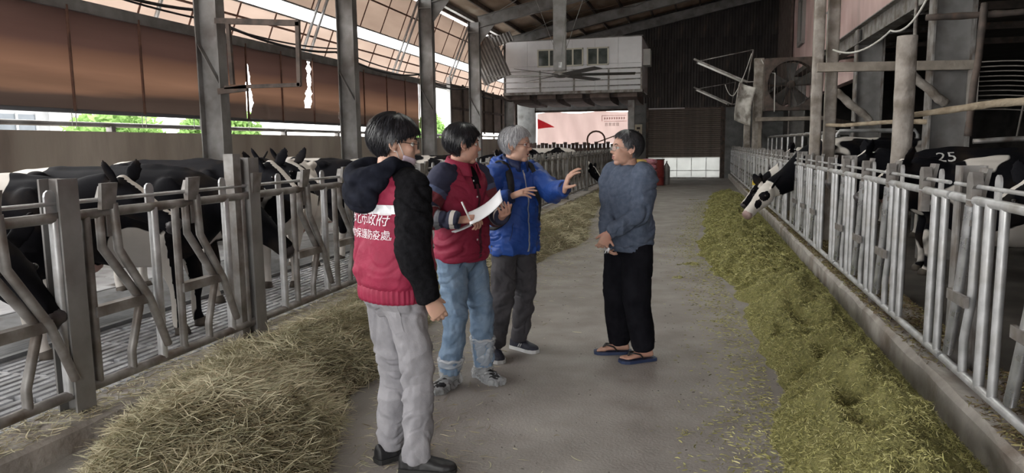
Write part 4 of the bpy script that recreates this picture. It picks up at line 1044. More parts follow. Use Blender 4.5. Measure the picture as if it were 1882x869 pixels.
def face_parts(person, M, c, s, brow, mouth_open=0.0, eyes=True, glasses=None, lips=True):
    T = lambda p: c + M @ (np.asarray(p, float) * s)
    for y in (1, -1):
        if eyes:
            e = MB().ell(T((.0705, .031 * y, .005)), V(.0125, .0125, .0125) * s, M, 14, 10).build('eye', M_EYEW, person, smooth=True)
            MB().ell(T((.0815, .031 * y, .005)), V(.0022, .0058, .0058) * s, M, 10, 6).build('iris', M_EYED, e, smooth=True)
            MB().tube([T((.082, .031 * y + q * .0145, .0095 - .9 * q * q * .006)) for q in (-1, -.5, 0, .5, 1)], [.001, .0016, .002, .0016, .001], 6).build('upper_lid', M_BROW, e, smooth=True)
        dirs = [nrm(V(.084, (.016 + .030 * q) * y, .023 + .007 * math.sin(q * 2.4))) for q in np.linspace(0, 1, 8)]
        rr = head_radius(np.array(dirs)); P = [T(d_ * (r_ + .0005)) for d_, r_ in zip(dirs, rr)]
        MB().tube(P, [.0018, .0034, .0038, .0038, .0034, .003, .0022, .001], 6).build('eyebrow', brow, person, smooth=True)
    if lips:
        for z, w, dz in ((-.0565, .022, .002), (-.0665 - .012 * mouth_open, .019, -.002)):
            dirs = [nrm(V(.094, w * q, z + dz * (1 - q * q) - .002 * q * q * (1 if dz > 0 else -2))) for q in np.linspace(-1, 1, 9)]
            rr = head_radius(np.array(dirs)); MB().tube([T(d_ * (r_ - .001)) for d_, r_ in zip(dirs, rr)], [.001, .0026, .0036, .004, .0042, .004, .0036, .0026, .001], 7).build('lip', M_LIP, person, smooth=True)
        if mouth_open: MB().ell(T((.082, 0, -.064)), V(.006, .014, .0085) * s, M, 10, 8).build('mouth_opening', mat('mouth_dark', (.05, .012, .012), rough=.6), person, smooth=True)
    if glasses:
        g = None
        for y in (1, -1):
            P = []
            for a in np.linspace(0, 2 * math.pi, 21):
                ca, sa = math.cos(a), math.sin(a); P.append(T((.1045 - .35 * abs(.033 + .026 * np.sign(ca) * abs(ca) ** .6 - .0) ** 2 * 6, y * (.033 + .026 * np.sign(ca) * abs(ca) ** .6), .002 + .0175 * np.sign(sa) * abs(sa) ** .6)))
            if g is None: g = MB().tube(P, .0016 * s, 6).build('glasses', glasses, person, smooth=True)
            else: MB().tube(P, .0016 * s, 6).build('rim', glasses, g, smooth=True)
            MB().add([p for p in P[:-1]], [tuple(range(20))]).build('lens', M_LENS, g)
            MB().tube([T((.097, .0585 * y, .006)), T((.055, .0745 * y, .008)), T((-.005, .080 * y, .012)), T((-.022, .081 * y, -.004))], .0016 * s, 6).build('temple', glasses, g, smooth=True)
        MB().tube([T((.104, .009, .006)), T((.106, 0, .009)), T((.104, -.009, .006))], .0014 * s, 6).build('bridge', glasses, g, smooth=True)

class Person:
    def __init__(p, base, facing, H, label, lean=0.0, head_yaw=0.0, head_pitch=0.0, head_roll=0.0, hs=1.0, head_off=(0.02, 0), shw=.178):
        p.o = empty('person', (base[0], base[1], 0), math.radians(facing), label, 'person')
        p.base = V(base[0], base[1], 0); p.R = rotz(math.radians(facing)); p.k = H / 1.70; k = p.k; p.H = H; p.lean = lean; p.shw = shw
        p.sh = {+1: V(p.lx(1.37), shw * k, 1.375 * k), -1: V(p.lx(1.37), -shw * k, 1.375 * k)}
        p.hip = {+1: V(0, .088 * k, .88 * k), -1: V(0, -.088 * k, .88 * k)}
        p.hc = V(p.lx(1.6) + head_off[0], head_off[1], H - .121 * hs); p.hM = rotz(math.radians(head_yaw)) @ roty(math.radians(head_pitch)) @ rotx(math.radians(head_roll)); p.hs = hs
        p.body = MB(); p.arm = {}; p.leg = {}
    def lx(p, z): return p.lean * max(0, z - .9)
    def loc(p, w): return p.R.T @ (np.asarray(w, float) - p.base)
    def set_arm(p, side, wrist_world, pole, l1=.285, l2=.25):
        W = p.loc(wrist_world); E, W = ik(p.sh[side], W, l1 * p.k, l2 * p.k, pole); p.arm[side] = (p.sh[side], E, W); return E, W
    def set_leg(p, side, ankle_world, foot_yaw, pole=(1, 0, 0)):
        A = p.loc(ankle_world); D_ = np.linalg.norm(A - p.hip[side]); Kn, A2 = ik(p.hip[side], A, .506 * D_, .4975 * D_, pole); p.leg[side] = (p.hip[side], Kn, A, math.radians(foot_yaw) - math.atan2(p.R[1, 0], p.R[0, 0]))
    def torso(p, mb, table, n=32, e=.85):
        k = p.k; mb.loft([oval(p.lx(z) + cx, 0, z * k, a * k, b * k, n, e, tl) for z, cx, a, b, tl in table]); return mb
    def make_body(p, m, bare_feet=False, mouth_open=0.0, voxel=.0042):
        k = p.k; b = p.body
        head_shape(b, p.hM, p.hc, p.hs, mouth_open)
        hb = p.hc + p.hM @ V(-.018, 0, -.06) * p.hs
        limb(b, [V(p.lx(1.36) - .02, 0, 1.34 * k), V(p.lx(1.42) - .012, 0, 1.43 * k), hb], [.085, .062, .054], 18)
        p.torso(b, [(.80, 0, .08, .12, 0), (.92, 0, .085, .14, 0), (1.05, 0, .085, .12, 0), (1.25, 0, .095, .14, 0), (1.36, 0, .075, .15, 0), (1.42, -.01, .05, .06, 0)], 20)
        for s, (S, E, W) in p.arm.items():
            limb(b, [S + V(0, -.05 * s, -.01), S, (S + E) / 2, E, (E * .6 + W * .4), W], [.045, .046, .042, .036, .035, .026], 12)
        for s, (h, kn, a, fy) in p.leg.items():
            limb(b, [h + V(0, 0, .02), (h + kn) / 2, kn, (kn * .6 + a * .4), a + V(0, 0, .04)], [.075, .065, .048, .046, .033], 12)
            if bare_feet:
                F = rotz(fy); T = lambda q: V(a[0], a[1], 0) + F @ V(*q)
                rings = []
                for x, w, z0, z1 in ((-.07, .018, .03, .06), (-.06, .028, .024, .085), (-.02, .033, .023, .105), (.03, .034, .024, .09), (.08, .04, .024, .065), (.12, .044, .023, .05), (.14, .04, .023, .044)):
                    rings.append([T((x, w * math.cos(t), (z0 + z1) / 2 + (z1 - z0) / 2 * math.sin(t))) for t in np.linspace(0, 2 * math.pi, 14, endpoint=False)])
                b.loft(rings)
                for i, (y, L_, r_) in enumerate(((.032, .052, .012), (.011, .048, .0085), (-.005, .042, .008), (-.019, .035, .0075), (-.032, .026, .007))):
                    y *= -s if True else 1
                    b.capsule([T((.115, y * .95, .034)), T((.115 + L_ * .55, y, .035)), T((.115 + L_, y, .031))], [r_ * 1.05, r_, r_ * .9], 8)
        co, no, topo = remesh(b, voxel, 3, .4)
        me = mesh_np('body', co, topo); o = obj('body', me, m, p.o); return o
    def sleeve(p, mb, s, r=(.078, .07, .066, .058, .054, .043), cuff=0.0, drop=0.0):
        S, E, W = p.arm[s]; u = nrm(W - E); We = W - u * drop
        return limb(mb, [S + V(0, -.07 * s, .0), S + V(0, -.012 * s, .005), (S + E) / 2, E, E * .55 + We * .45, We], [r[0] * .9, r[0], r[1], r[2], r[4], r[5]], 18, 6)
    def trousers(p, mb, top=1.0, r=(.098, .088, .075, .068, .062), hem=.06, waist=(.118, .165), crotch=.8):
        k = p.k
        p.torso(mb, [(crotch - .03, 0, .075, .10, 0), (crotch + .03, -.005, .115, .165, 0), (.9, -.005, .125, .175, 0), (top, 0, waist[0], waist[1], 0)], 28)
        for s, (h, kn, a, fy) in p.leg.items():
            limb(mb, [h + V(-.005, .0, .0), h * .5 + kn * .5, kn, kn * .45 + a * .55, V(a[0], a[1], hem)], r, 18, 6)
        return mb
SK1 = skin_mat('skin_light_tan', (.52, .33, .25), (.55, .30, .24))
SK2 = skin_mat('skin_ruddy', (.50, .29, .225), (.54, .25, .20))
SK3 = skin_mat('skin_tan', (.50, .31, .235), (.50, .26, .20))
SK4 = skin_mat('skin_weathered', (.40, .24, .18), (.44, .22, .17))
HOODL = [(0, .068), (35, .060), (55, .045), (72, .018), (84, -.022), (100, -.030), (125, -.058), (180, -.072)]
# ------------------------------------------------------------------ person 1: maroon vest seen from behind
p1 = Person((-1.395, 3.16), 56, 1.71, 'person seen from behind in maroon lettered vest over black hoodie, pale grey trousers', .02, head_yaw=-30, head_pitch=6, head_roll=0, hs=1.06)
p1.set_arm(-1, (-1.165, 3.03, .875), (-.6, -.3, 0)); p1.set_arm(1, (-1.47, 3.46, .93), (-.5, .5, 0))
p1.set_leg(1, (-1.47, 3.24, .075), 55); p1.set_leg(-1, (-1.285, 3.13, .075), 8)
S_, E_, W_ = p1.arm[-1]; hand(p1.body, W_, W_ - E_ + V(.10, 0, 0), V(.25, .95, 0), 1, (.35, .42, .48, .55), .02, (.85, .45, .35), 1.02)
S_, E_, W_ = p1.arm[1]; hand(p1.body, W_, W_ - E_, V(0, -1, 0), -1, (.6, .7, .7, .8), .02)
p1.make_body(SK1)
M_HOOD = mat('black_hoodie_knit', (.005, .005, .006), (.010, .010, .012), 40, rough=.9, bump=.2, bscale=120, spec=.08)
M_NAVYH = mat('black_navy_hood', (.007, .008, .013), (.014, .016, .025), 20, rough=.9, spec=.08)
mb = MB()
p1.torso(mb, [(.95, 0, .10, .15, 0), (1.2, 0, .115, .165, 0), (1.33, 0, .105, .17, 0), (1.40, -.01, .075, .12, 0), (1.46, -.012, .068, .075, 0)], 24)
for s in (1, -1): p1.sleeve(mb, s, (.084, .082, .076, .062, .064, .050), drop=.0)
garment('hoodie', mb, M_HOOD, p1.o, .0065, .0095, (9, 9, 13), 11, 4)
mb = MB(); k = p1.k
lp = [(.075, .05, 1.41), (.055, .085, 1.45), (-.03, .105, 1.475), (-.10, .10, 1.46), (-.15, .06, 1.43), (-.165, 0, 1.41), (-.15, -.06, 1.43), (-.10, -.10, 1.46), (-.03, -.105, 1.475), (.055, -.085, 1.45), (.075, -.05, 1.41)]
limb(mb, [V(*q) * k for q in lp], [.022, .030, .036, .042, .05, .052, .05, .042, .036, .030, .022], 14, 4)
mb.ell(V(-.155, .01, 1.345) * k, (.055, .125, .085), roty(-.25), 20, 14); mb.ell(V(-.12, .0, 1.40) * k, (.075, .135, .06), None, 20, 12)
hd1, _ = garment('hood', mb, M_NAVYH, p1.o, .006, .008, (8, 8, 15), 12, 4)
M_VEST = mat('maroon_vest_cloth', (.23, .012, .042), (.28, .018, .055), 14, rough=.72, bump=.12, bscale=90)
mb = MB(); p1.torso(mb, [(.90, .005, .132, .182, 0), (.93, .005, .152, .205, 0), (.98, .008, .166, .22, 0), (1.08, .008, .158, .212, 0), (1.22, .002, .15, .208, 0), (1.32, -.004, .140, .206, 0), (1.385, -.008, .118, .196, 0), (1.425, -.010, .092, .150, 0), (1.455, -.012, .075, .095, 0)], 40)
v1, vco = garment('vest', mb, M_VEST, p1.o, .007, .007, (6, 6, 10), 21, 5)
n = 150; t = np.linspace(0, 2 * math.pi, n, endpoint=False); rings = []
for z, g in ((.845, .0), (.86, .004), (.885, .006), (.91, .004), (.925, -.01)):
    o_ = oval(p1.lx(z) + .004, 0, z * k, (.143 + g) * k, (.192 + g) * k, n, .88); rib = 1 + .018 * np.sign(np.sin(t * 40)); c_ = V(.008, 0, z * k)
    o_[:, :2] = c_[:2] + (o_[:, :2] - c_[:2]) * rib[:, None]; rings.append(o_)
MB().loft(rings).build('elastic_hem', M_VEST, v1, smooth=True)
bv = bvh_of(v1); M_REFL = mat('silver_reflective_tape', (.62, .64, .66), (.75, .77, .8), 30, rough=.4, metal=.2)
M_LET = mat('white_lettering', (.72, .66, .70), rough=.6)
G = [(-1, y, z * k) for y in np.linspace(-.17, .17, 24) for z in (1.262, 1.285, 1.302)]
decal('reflective_stripe', G, [(i * 3 + j, (i + 1) * 3 + j, (i + 1) * 3 + j + 1, i * 3 + j + 1) for i in range(23) for j in range(2)], bv, (1, 0, 0), M_REFL, v1)
for body, z, sz in (('新北市政府', 1.215, .064), ('動物保護防疫處', 1.150, .048)):
    vs, fs = text_mesh(body, sz)
    decal('lettering', [(-1, -x, z * k + y) for x, y, _ in vs], fs, bv, (1, 0, 0), M_LET, v1, .004)
# collar piping on the vest shoulder and the left pocket seam
M_GREYT = mat('pale_grey_twill', (.22, .217, .235), (.285, .28, .30), 10, rough=.85, bump=.15, bscale=140)
mb = p1.trousers(MB(), .90, (.100, .090, .078, .072, .068), .055, (.12, .172))
t1, _ = garment('trousers', mb, M_GREYT, p1.o, .0062, .009, (9, 9, 9), 31, 4)
bt = bvh_of(t1); gx = [(-1, y, z) for y, z in ((-.055, .865), (-.145, .865), (-.145, .745), (-.10, .725), (-.055, .745))]
pk = decal('back_pocket', [(-1, -.05 - .10 * a, (.86 - .14 * b - .018 * (1 - abs(2 * a - 1)) * (b > .9))) for a in np.linspace(0, 1, 7) for b in np.linspace(0, 1, 7)], [(i * 7 + j, (i + 1) * 7 + j, (i + 1) * 7 + j + 1, i * 7 + j + 1) for i in range(6) for j in range(6)], bt, (1, 0, 0), M_GREYT, t1, .004)
M_SHOEB = mat('black_shoe', (.010, .010, .011), (.022, .022, .024), 20, rough=.5); M_SOLEB = mat('black_sole', (.02, .02, .02), rough=.7)
def shoes(p, m_up, m_sole, sc=1.0, zf=1.0, laces=None, extra=None):
    for s in (1, -1):
        h, kn, a, fy = p.leg[s]; mb = MB(); shoe(mb, a, fy, .022, zf, sc)
        limb(mb, [V(a[0], a[1], .03), V(a[0], a[1], .10)], [.045, .042], 12, 3)
        o, _ = garment('shoe', mb, m_up, p.o, .005, .0015, (20, 20, 20), 5, 3, fine=.0004)
        sole(MB(), a, fy, .0, .026, sc).build('sole', m_sole, o)
        if laces:
            for q in range(4):
                F = rotz(fy); x = .035 + .022 * q; z = .075 - .011 * q * zf
                MB().tube([V(a[0], a[1], 0) + F @ V(x, y, z * zf + .02 - abs(y) * .35) for y in (-.025, -.01, .01, .025)], .003, 5).build('lace', laces, o, smooth=True)
        if extra: extra(p, s, a, fy, o)
shoes(p1, M_SHOEB, M_SOLEB, 1.05)
T1 = lambda az, z: np.interp(az, [0, 60, 80, 100, 125, 180], [.016, .015, .010, .010, .016, .018]) + .004 * np.clip(z / .1, 0, 1)
hair_mesh(p1.hM, p1.hc, p1.hs, [(0, .050), (30, .042), (50, .034), (68, .022), (80, .018), (92, .022), (104, -.010), (125, -.066), (180, -.085)], T1, 41, strips=3200).build('hair', M_HAIRB, p1.o, smooth=True)
face_parts(p1.o, p1.hM, p1.hc, p1.hs, M_BROW, glasses=mat('thin_dark_frame', (.05, .045, .04), rough=.3, metal=.5), lips=False)
# face mask pulled to the chin
M_MASK = mat('pale_lilac_mask', (.62, .50, .60), (.70, .58, .68), 20, rough=.8)
Pm = np.zeros((17, 9, 3))
for i, az in enumerate(np.radians(np.linspace(-58, 58, 17))):
    for j, zz in enumerate(np.linspace(-.118, -.052, 9)):
        d = nrm(V(.085 * math.cos(az), .085 * math.sin(az), zz)); r = head_radius(d[None])[0]; Pm[i, j] = p1.hc + p1.hM @ (d * (r + .007 + .003 * math.sin(j * 1.6))) * p1.hs
mk = MB().grid(Pm).build('face_mask', M_MASK, p1.o, smooth=True); sd = mk.modifiers.new('t', 'SOLIDIFY'); sd.thickness = .003
for y, i in ((1, 16), (-1, 0)):
    for j, ez in ((0, -.032), (8, .018)):
        e = p1.hc + p1.hM @ V(.006, .081 * y, ez) * p1.hs; mid = (Pm[i, j] + e) / 2 + p1.hM @ V(0, .004 * y, 0)
        MB().tube([Pm[i, j], mid, e, e + p1.hM @ V(-.012, .004 * y, 0)], .0018, 5).build('ear_loop', mat('white_elastic', (.75, .74, .75), rough=.7), mk, smooth=True)

# ------------------------------------------------------------------ person 2: maroon vest, writing
p2 = Person((-1.47, 4.42), -22, 1.70, 'person in maroon vest and striped sleeves writing on held papers, blue jeans', .02, head_yaw=52, head_pitch=2, hs=1.04)
p2.set_arm(-1, (-1.375, 4.12, 1.125), (-.7, -.55, -.5)); p2.set_arm(1, (-1.175, 4.36, 1.125), (-.2, .6, -.8))
p2.set_leg(-1, (-1.55, 4.36, .08), -105); p2.set_leg(1, (-1.37, 4.56, .08), -38)
S_, E_, W_ = p2.arm[-1]; hand(p2.body, W_, V(.8, .45, .1), V(.1, .55, -.75), 1, (.55, .75, .85, .9), .02, (.7, .5, .5))
S_, E_, W_ = p2.arm[1]; hand(p2.body, W_, V(.75, -.6, .25), V(-.3, -.2, .9), -1, (.45, .5, .55, .6), .03, (.7, .6, .5))
p2.make_body(SK2)
def stripes(name, cols):
    m = bpy.data.materials.new(name); m.use_nodes = True; nt = m.node_tree; b = nt.nodes['Principled BSDF']; b.inputs['Roughness'].default_value = .85
    at = nt.nodes.new('ShaderNodeAttribute'); at.attribute_name = 'along'; r = nt.nodes.new('ShaderNodeValToRGB'); r.color_ramp.interpolation = 'CONSTANT'
    el = r.color_ramp.elements; el[0].position = 0; el[0].color = (*cols[0][1], 1); el[1].position = cols[1][0]; el[1].color = (*cols[1][1], 1)
    for q, c in cols[2:]: e = el.new(q); e.color = (*c, 1)
    nt.links.new(at.outputs['Fac'], r.inputs['Fac']); nt.links.new(r.outputs['Color'], b.inputs['Base Color']); return m
NV, RD, GY, WH = (.022, .025, .055), (.15, .025, .035), (.20, .21, .24), (.66, .62, .58)
M_STR = stripes('striped_knit', [(0, NV), (.16, (.07, .09, .17)), (.22, RD), (.33, NV), (.42, WH), (.50, GY), (.56, NV), (.62, RD), (.72, GY), (.78, NV), (.905, WH), (.955, NV)])
mb = MB(); p2.torso(mb, [(.95, 0, .10, .15, 0), (1.2, 0, .115, .165, 0), (1.33, 0, .105, .17, 0), (1.40, -.01, .075, .12, 0), (1.44, -.012, .06, .068, 0)], 24)
for s in (1, -1): p2.sleeve(mb, s, (.082, .078, .072, .062, .058, .046))
sh2, sco = garment('striped_shirt', mb, M_STR, p2.o, .0065, .009, (9, 9, 13), 13, 4)
al = np.zeros(len(sco))
for s in (1, -1):
    S, E, W = p2.arm[s]; L1, L2 = np.linalg.norm(E - S), np.linalg.norm(W - E)
    t1_ = np.clip(((sco - S) @ (E - S)) / L1 ** 2, 0, 1); d1 = np.linalg.norm(sco - S - t1_[:, None] * (E - S), axis=1)
    t2_ = np.clip(((sco - E) @ (W - E)) / L2 ** 2, 0, 1); d2 = np.linalg.norm(sco - E - t2_[:, None] * (W - E), axis=1)
    a = np.where(d1 < d2, t1_ * L1, L1 + t2_ * L2) / (L1 + L2); m_ = (sco[:, 1] * s > .10) | (d2 < .1) ; al = np.where(m_ & (np.minimum(d1, d2) < .11), a, al)
at = sh2.data.attributes.new('along', 'FLOAT', 'POINT'); at.data.foreach_set('value', al.astype(np.float32))
mb = MB(); k = p2.k; p2.torso(mb, [(.84, .01, .135, .185, 0), (.875, .01, .148, .195, 0), (.95, .012, .15, .20, 0), (1.08, .012, .148, .198, 0), (1.22, .008, .142, .198, 0), (1.32, .0, .133, .20, 0), (1.385, -.006, .115, .190, 0), (1.425, -.010, .09, .145, 0), (1.448, -.012, .07, .09, 0)], 40)
v2, _ = garment('vest', mb, M_VEST, p2.o, .0065, .009, (7, 7, 11), 22, 4)
def collar(p, m, parent, z0, h, r_in, gap, flare, name='collar', zf=-.05):
    P = []
    for a in np.radians(np.linspace(gap, 360 - gap, 29)):
        c, s = math.cos(a), math.sin(a); zc = z0 + zf * (c + 1) / 2; cx = p.lx(1.42) - .005 + .02 * (c + 1)
        P.append([(cx + c * (r_in + .012), s * (r_in + .018), zc - .02), (cx + c * r_in, s * (r_in + .004), zc + h), (cx + c * (r_in + .008), s * (r_in + .012), zc + h + .004), (cx + c * (r_in + flare), s * (r_in + flare), zc - .01 - .015 * (c > .3))])
    o = MB().grid(np.array(P)).build(name, m, parent, smooth=True); q = o.modifiers.new('t', 'SOLIDIFY'); q.thickness = .004; return o
collar(p2, M_VEST, v2, 1.45 * k, .05, .072, 24, .04, zf=-.05)
bv = bvh_of(v2)
def strip(name, y0, y1, z0, z1, bv, m, parent, dirv=(-1, 0, 0), n=30, off=.004, slant=0.0, x0=1.0):
    G = [(x0, y0 + (y1 - y0) * j + slant * t_, z0 + (z1 - z0) * t_) for t_ in np.linspace(0, 1, n) for j in (0, .5, 1)]
    return decal(name, G, [(i * 3 + j, (i + 1) * 3 + j, (i + 1) * 3 + j + 1, i * 3 + j + 1) for i in range(n - 1) for j in range(2)], bv, dirv, m, parent, off, 0.0)
strip('inner_shirt', -.03, .03, 1.30 * k, 1.44 * k, bv, M_HOOD, v2, off=.003); strip('zip_placket', -.012, .012, .86, 1.33 * k, bv, mat('dark_maroon_zip', (.06, .008, .018), rough=.5), v2)
for y0 in (-.15, .05): strip('pocket_flap', y0, y0 + .10, 1.12, 1.155, bv, M_VEST, v2, n=8, off=.008)
for y, z in ((-.02, 1.35), (-.02, 1.25), (-.10, 1.135), (.1, 1.135), (-.02, .98), (-.08, 1.39)):
    h = bv.ray_cast(Vector((1, y, z * k)), Vector((-1, 0, 0)))
    if h[0]: MB().ell(V(*h[0]) + V(.002, 0, 0), (.004, .007, .007), None, 10, 6).build('snap_button', M_REFL, v2, smooth=True)
M_JEAN = mat('light_blue_denim', (.13, .20, .30), (.20, .285, .40), 16, rough=.85, bump=.15, bscale=160, c3=(.27, .36, .47), s3=3.5, t3=(.55, .8))
t2, _ = garment('jeans', p2.trousers(MB(), .92, (.098, .088, .078, .074, .066), .10, (.122, .170)), M_JEAN, p2.o, .0062, .0105, (9, 9, 10), 32, 4)
bj = bvh_of(t2); strip('fly_seam', -.004, .004, .76, .90, bj, mat('denim_seam', (.07, .10, .16), rough=.8), t2, n=10)
for s in (1, -1): decal('front_pocket', [(1, s * (.07 + .06 * a), .86 - .045 * a * a - .012 * b) for a in np.linspace(0, 1, 8) for b in (0, 1)], [(i * 2, i * 2 + 2, i * 2 + 3, i * 2 + 1) for i in range(7)], bj, (-1, 0, 0), MATS['denim_seam'], t2, .004)
M_PLAS = bpy.data.materials.new('clear_crinkled_plastic'); M_PLAS.use_nodes = True
_b = M_PLAS.node_tree.nodes['Principled BSDF']; _b.inputs['Base Color'].default_value = (.72, .75, .78, 1); _b.inputs['Alpha'].default_value = .36; _b.inputs['Roughness'].default_value = .1; _b.inputs['Specular IOR Level'].default_value = .8
def cover(p, s, a, fy, o):
    mb = MB(); shoe(mb, a, fy, .0, 1.05, 1.06, .014); kn = p.leg[s][1]; top = .30 if s > 0 else .20
    up = V(a[0], a[1], 0) + (kn - a) * ((top - .08) / (kn[2] - .08)); up[2] = top
    limb(mb, [V(a[0], a[1], .05), V(a[0], a[1], .12), (V(a[0], a[1], .1) + up) / 2, up], [.062, .066, .078, .084], 16, 4)
    c, co = garment('shoe_cover', mb, M_PLAS, p.o, .006, .008, (20, 20, 26), 7 + s, 2, fine=.001)
    rr = []
    for q in range(25):
        an = 2 * math.pi * q / 24; rr.append(V(up[0] + .083 * math.cos(an), up[1] + .083 * math.sin(an), top - .012 + .006 * math.sin(an * 7)))
    MB().tube(rr, .010, 7).build('gathered_cuff', M_PLAS, c, smooth=True)
shoes(p2, M_SHOEB, M_SOLEB, 1.0, 1.0, None, cover)
T2 = lambda az, z: np.interp(az, [0, 40, 65, 80, 100, 120, 180], [.018, .017, .011, .007, .007, .013, .016]) + .005 * np.clip(z / .1, 0, 1)
hair_mesh(p2.hM, p2.hc, p2.hs, [(0, .056), (20, .050), (42, .046), (56, .018), (70, .0), (78, -.018), (86, .012), (96, .020), (106, -.008), (122, -.062), (180, -.082)], T2, 42, strips=2800).build('hair', M_HAIRB, p2.o, smooth=True)
face_parts(p2.o, p2.hM, p2.hc, p2.hs, M_BROW)
# papers and pen
M_PAPER = mat('white_paper', (.74, .75, .78), (.80, .81, .84), 4, rough=.7)
def sheets(label, org, ux, uy, w, h, curl, n=1):
    o = empty('paper_sheets', org, label=label, cat='paper'); ux, uy = V(*ux), V(*uy); uz = nrm(np.cross(ux, uy)); ux = nrm(ux); uy = nrm(uy)
    for q in range(n):
        P = np.array([[ux * (w * (i / 9 - .5)) + uy * (h * (j / 7)) + uz * (curl * ((i / 9 - .5) ** 2) * 4 - curl * (j / 7) ** 2 + .0035 * q) for j in range(8)] for i in range(10)])
        s = MB().grid(P).build('sheet', M_PAPER, o, smooth=True); m_ = s.modifiers.new('t', 'SOLIDIFY'); m_.thickness = .0015
    return o
sheets('bundle of white paper sheets held open by the person writing', (-1.29, 4.13, 1.10), (.28, .10, .16), (-.15, .28, -.02), .24, .2, .012, 3)
sheets('white sheet turned up in front of the blue jacket', (-1.19, 4.10, 1.16), (.26, .06, .19), (-.10, .22, .12), .24, .17, .02, 1)
pn = empty('pen', (-1.315, 4.09, 1.155), label='white pen in the writing hand of the person with papers', cat='pen'); MB().tube([(0.02, .02, -.05), (-.03, -.01, .085)], .0055, 8).build('barrel', mat('white_plastic', (.8, .8, .8), rough=.3), pn, smooth=True)
MB().tube([(0.02, .02, -.05), (.026, .024, -.066)], [.005, .0015], 8).build('tip', M_BLACK, pn, smooth=True)

# ------------------------------------------------------------------ person 3: blue jacket, gesturing
p3 = Person((-1.29, 5.10), -35, 1.69, 'person in blue hooded jacket gesturing with both hands, dark trousers', .03, head_yaw=32, head_pitch=0, hs=1.03)
p3.set_arm(-1, (-1.225, 4.79, 1.22), (-.75, -.5, -.6)); p3.set_arm(1, (-.865, 4.86, 1.275), (-.1, .5, -.9))
p3.set_leg(-1, (-1.43, 5.05, .08), -62); p3.set_leg(1, (-1.30, 5.30, .08), -28)
def wdir(p, v): return p.R.T @ np.asarray(v, float)
S_, E_, W_ = p3.arm[-1]; hand(p3.body, W_, wdir(p3, (.75, .0, .28)), wdir(p3, (.2, .45, -.85)), 1, (.12, .2, .3, .35), .10, (.75, .45, .45), 1.02)
S_, E_, W_ = p3.arm[1]; hand(p3.body, W_, wdir(p3, (.35, -.15, .95)), wdir(p3, (.75, .25, -.2)), -1, (.42, .38, .36, .36), .14, (.5, .6, .6), 1.02, (1.1, .9, .6))
p3.make_body(SK3, mouth_open=.8)
M_BLUE = mat('royal_blue_shell', (.012, .052, .25), (.018, .07, .31), 9, rough=.55, bump=.1, bscale=60); M_NAVY = mat('navy_panel', (.010, .018, .06), (.014, .024, .08), 9, rough=.6)
mb = MB(); k = p3.k; p3.torso(mb, [(.795, .005, .150, .20, 0), (.83, .008, .155, .203, 0), (.95, .01, .152, .198, 0), (1.08, .01, .146, .192, 0), (1.2, .008, .142, .196, 0), (1.31, .0, .130, .198, 0), (1.38, -.005, .108, .182, 0), (1.425, -.010, .085, .13, 0), (1.46, -.010, .078, .09, 0)], 40)
for s in (1, -1): p3.sleeve(mb, s, (.084, .082, .078, .068, .066, .052))
j3, _ = garment('jacket', mb, M_BLUE, p3.o, .0062, .0115, (7.5, 7.5, 11), 23, 4)
for s in (1, -1):
    S, E, W = p3.arm[s]; u = nrm(W - E); MB().tube([W - u * .012, W + u * .006, W + u * .008], [.047, .047, .036], 20).build('cuff', M_NAVY, j3, smooth=True)
mb = MB()
for zz, ro, dx, r_ in ((1.455, .088, -.012, .022), (1.49, .094, -.026, .020), (1.475, .105, -.05, .026)):
    P = [V(dx + ro * math.cos(a) + .012, ro * 1.02 * math.sin(a), zz - .05 * (math.cos(a) + 1) / 2 + .006 * math.sin(a * 5)) * k for a in np.radians(np.linspace(28, 332, 22))]
    mb.capsule(P, r_, 10)
mb.ell(V(-.12, 0, 1.44) * k, (.05, .11, .06), None, 18, 12)
hd3, _ = garment('hood', mb, M_BLUE, j3, .006, .009, (14, 14, 18), 14, 3)
collar(p3, M_NAVY, j3, 1.47 * k, .045, .070, 22, .012, 'inner_collar', -.06)
bv = bvh_of(j3); M_ZIP = mat('silver_zip', (.45, .47, .5), (.55, .57, .6), 60, rough=.35, metal=.6)
strip('zipper', -.006, .006, .81, 1.40 * k, bv, M_ZIP, j3, n=50, x0=.19); strip('zip_flap', .007, .03, .81, 1.38 * k, bv, M_BLUE, j3, n=50, off=.006, x0=.19)
strip('pocket_zip', -.150, -.146, .90, 1.02, bv, M_NAVY, j3, n=10, slant=.035, x0=.19); strip('pocket_zip', .10, .104, .90, 1.02, bv, M_NAVY, j3, n=10, slant=-.02, x0=.19)
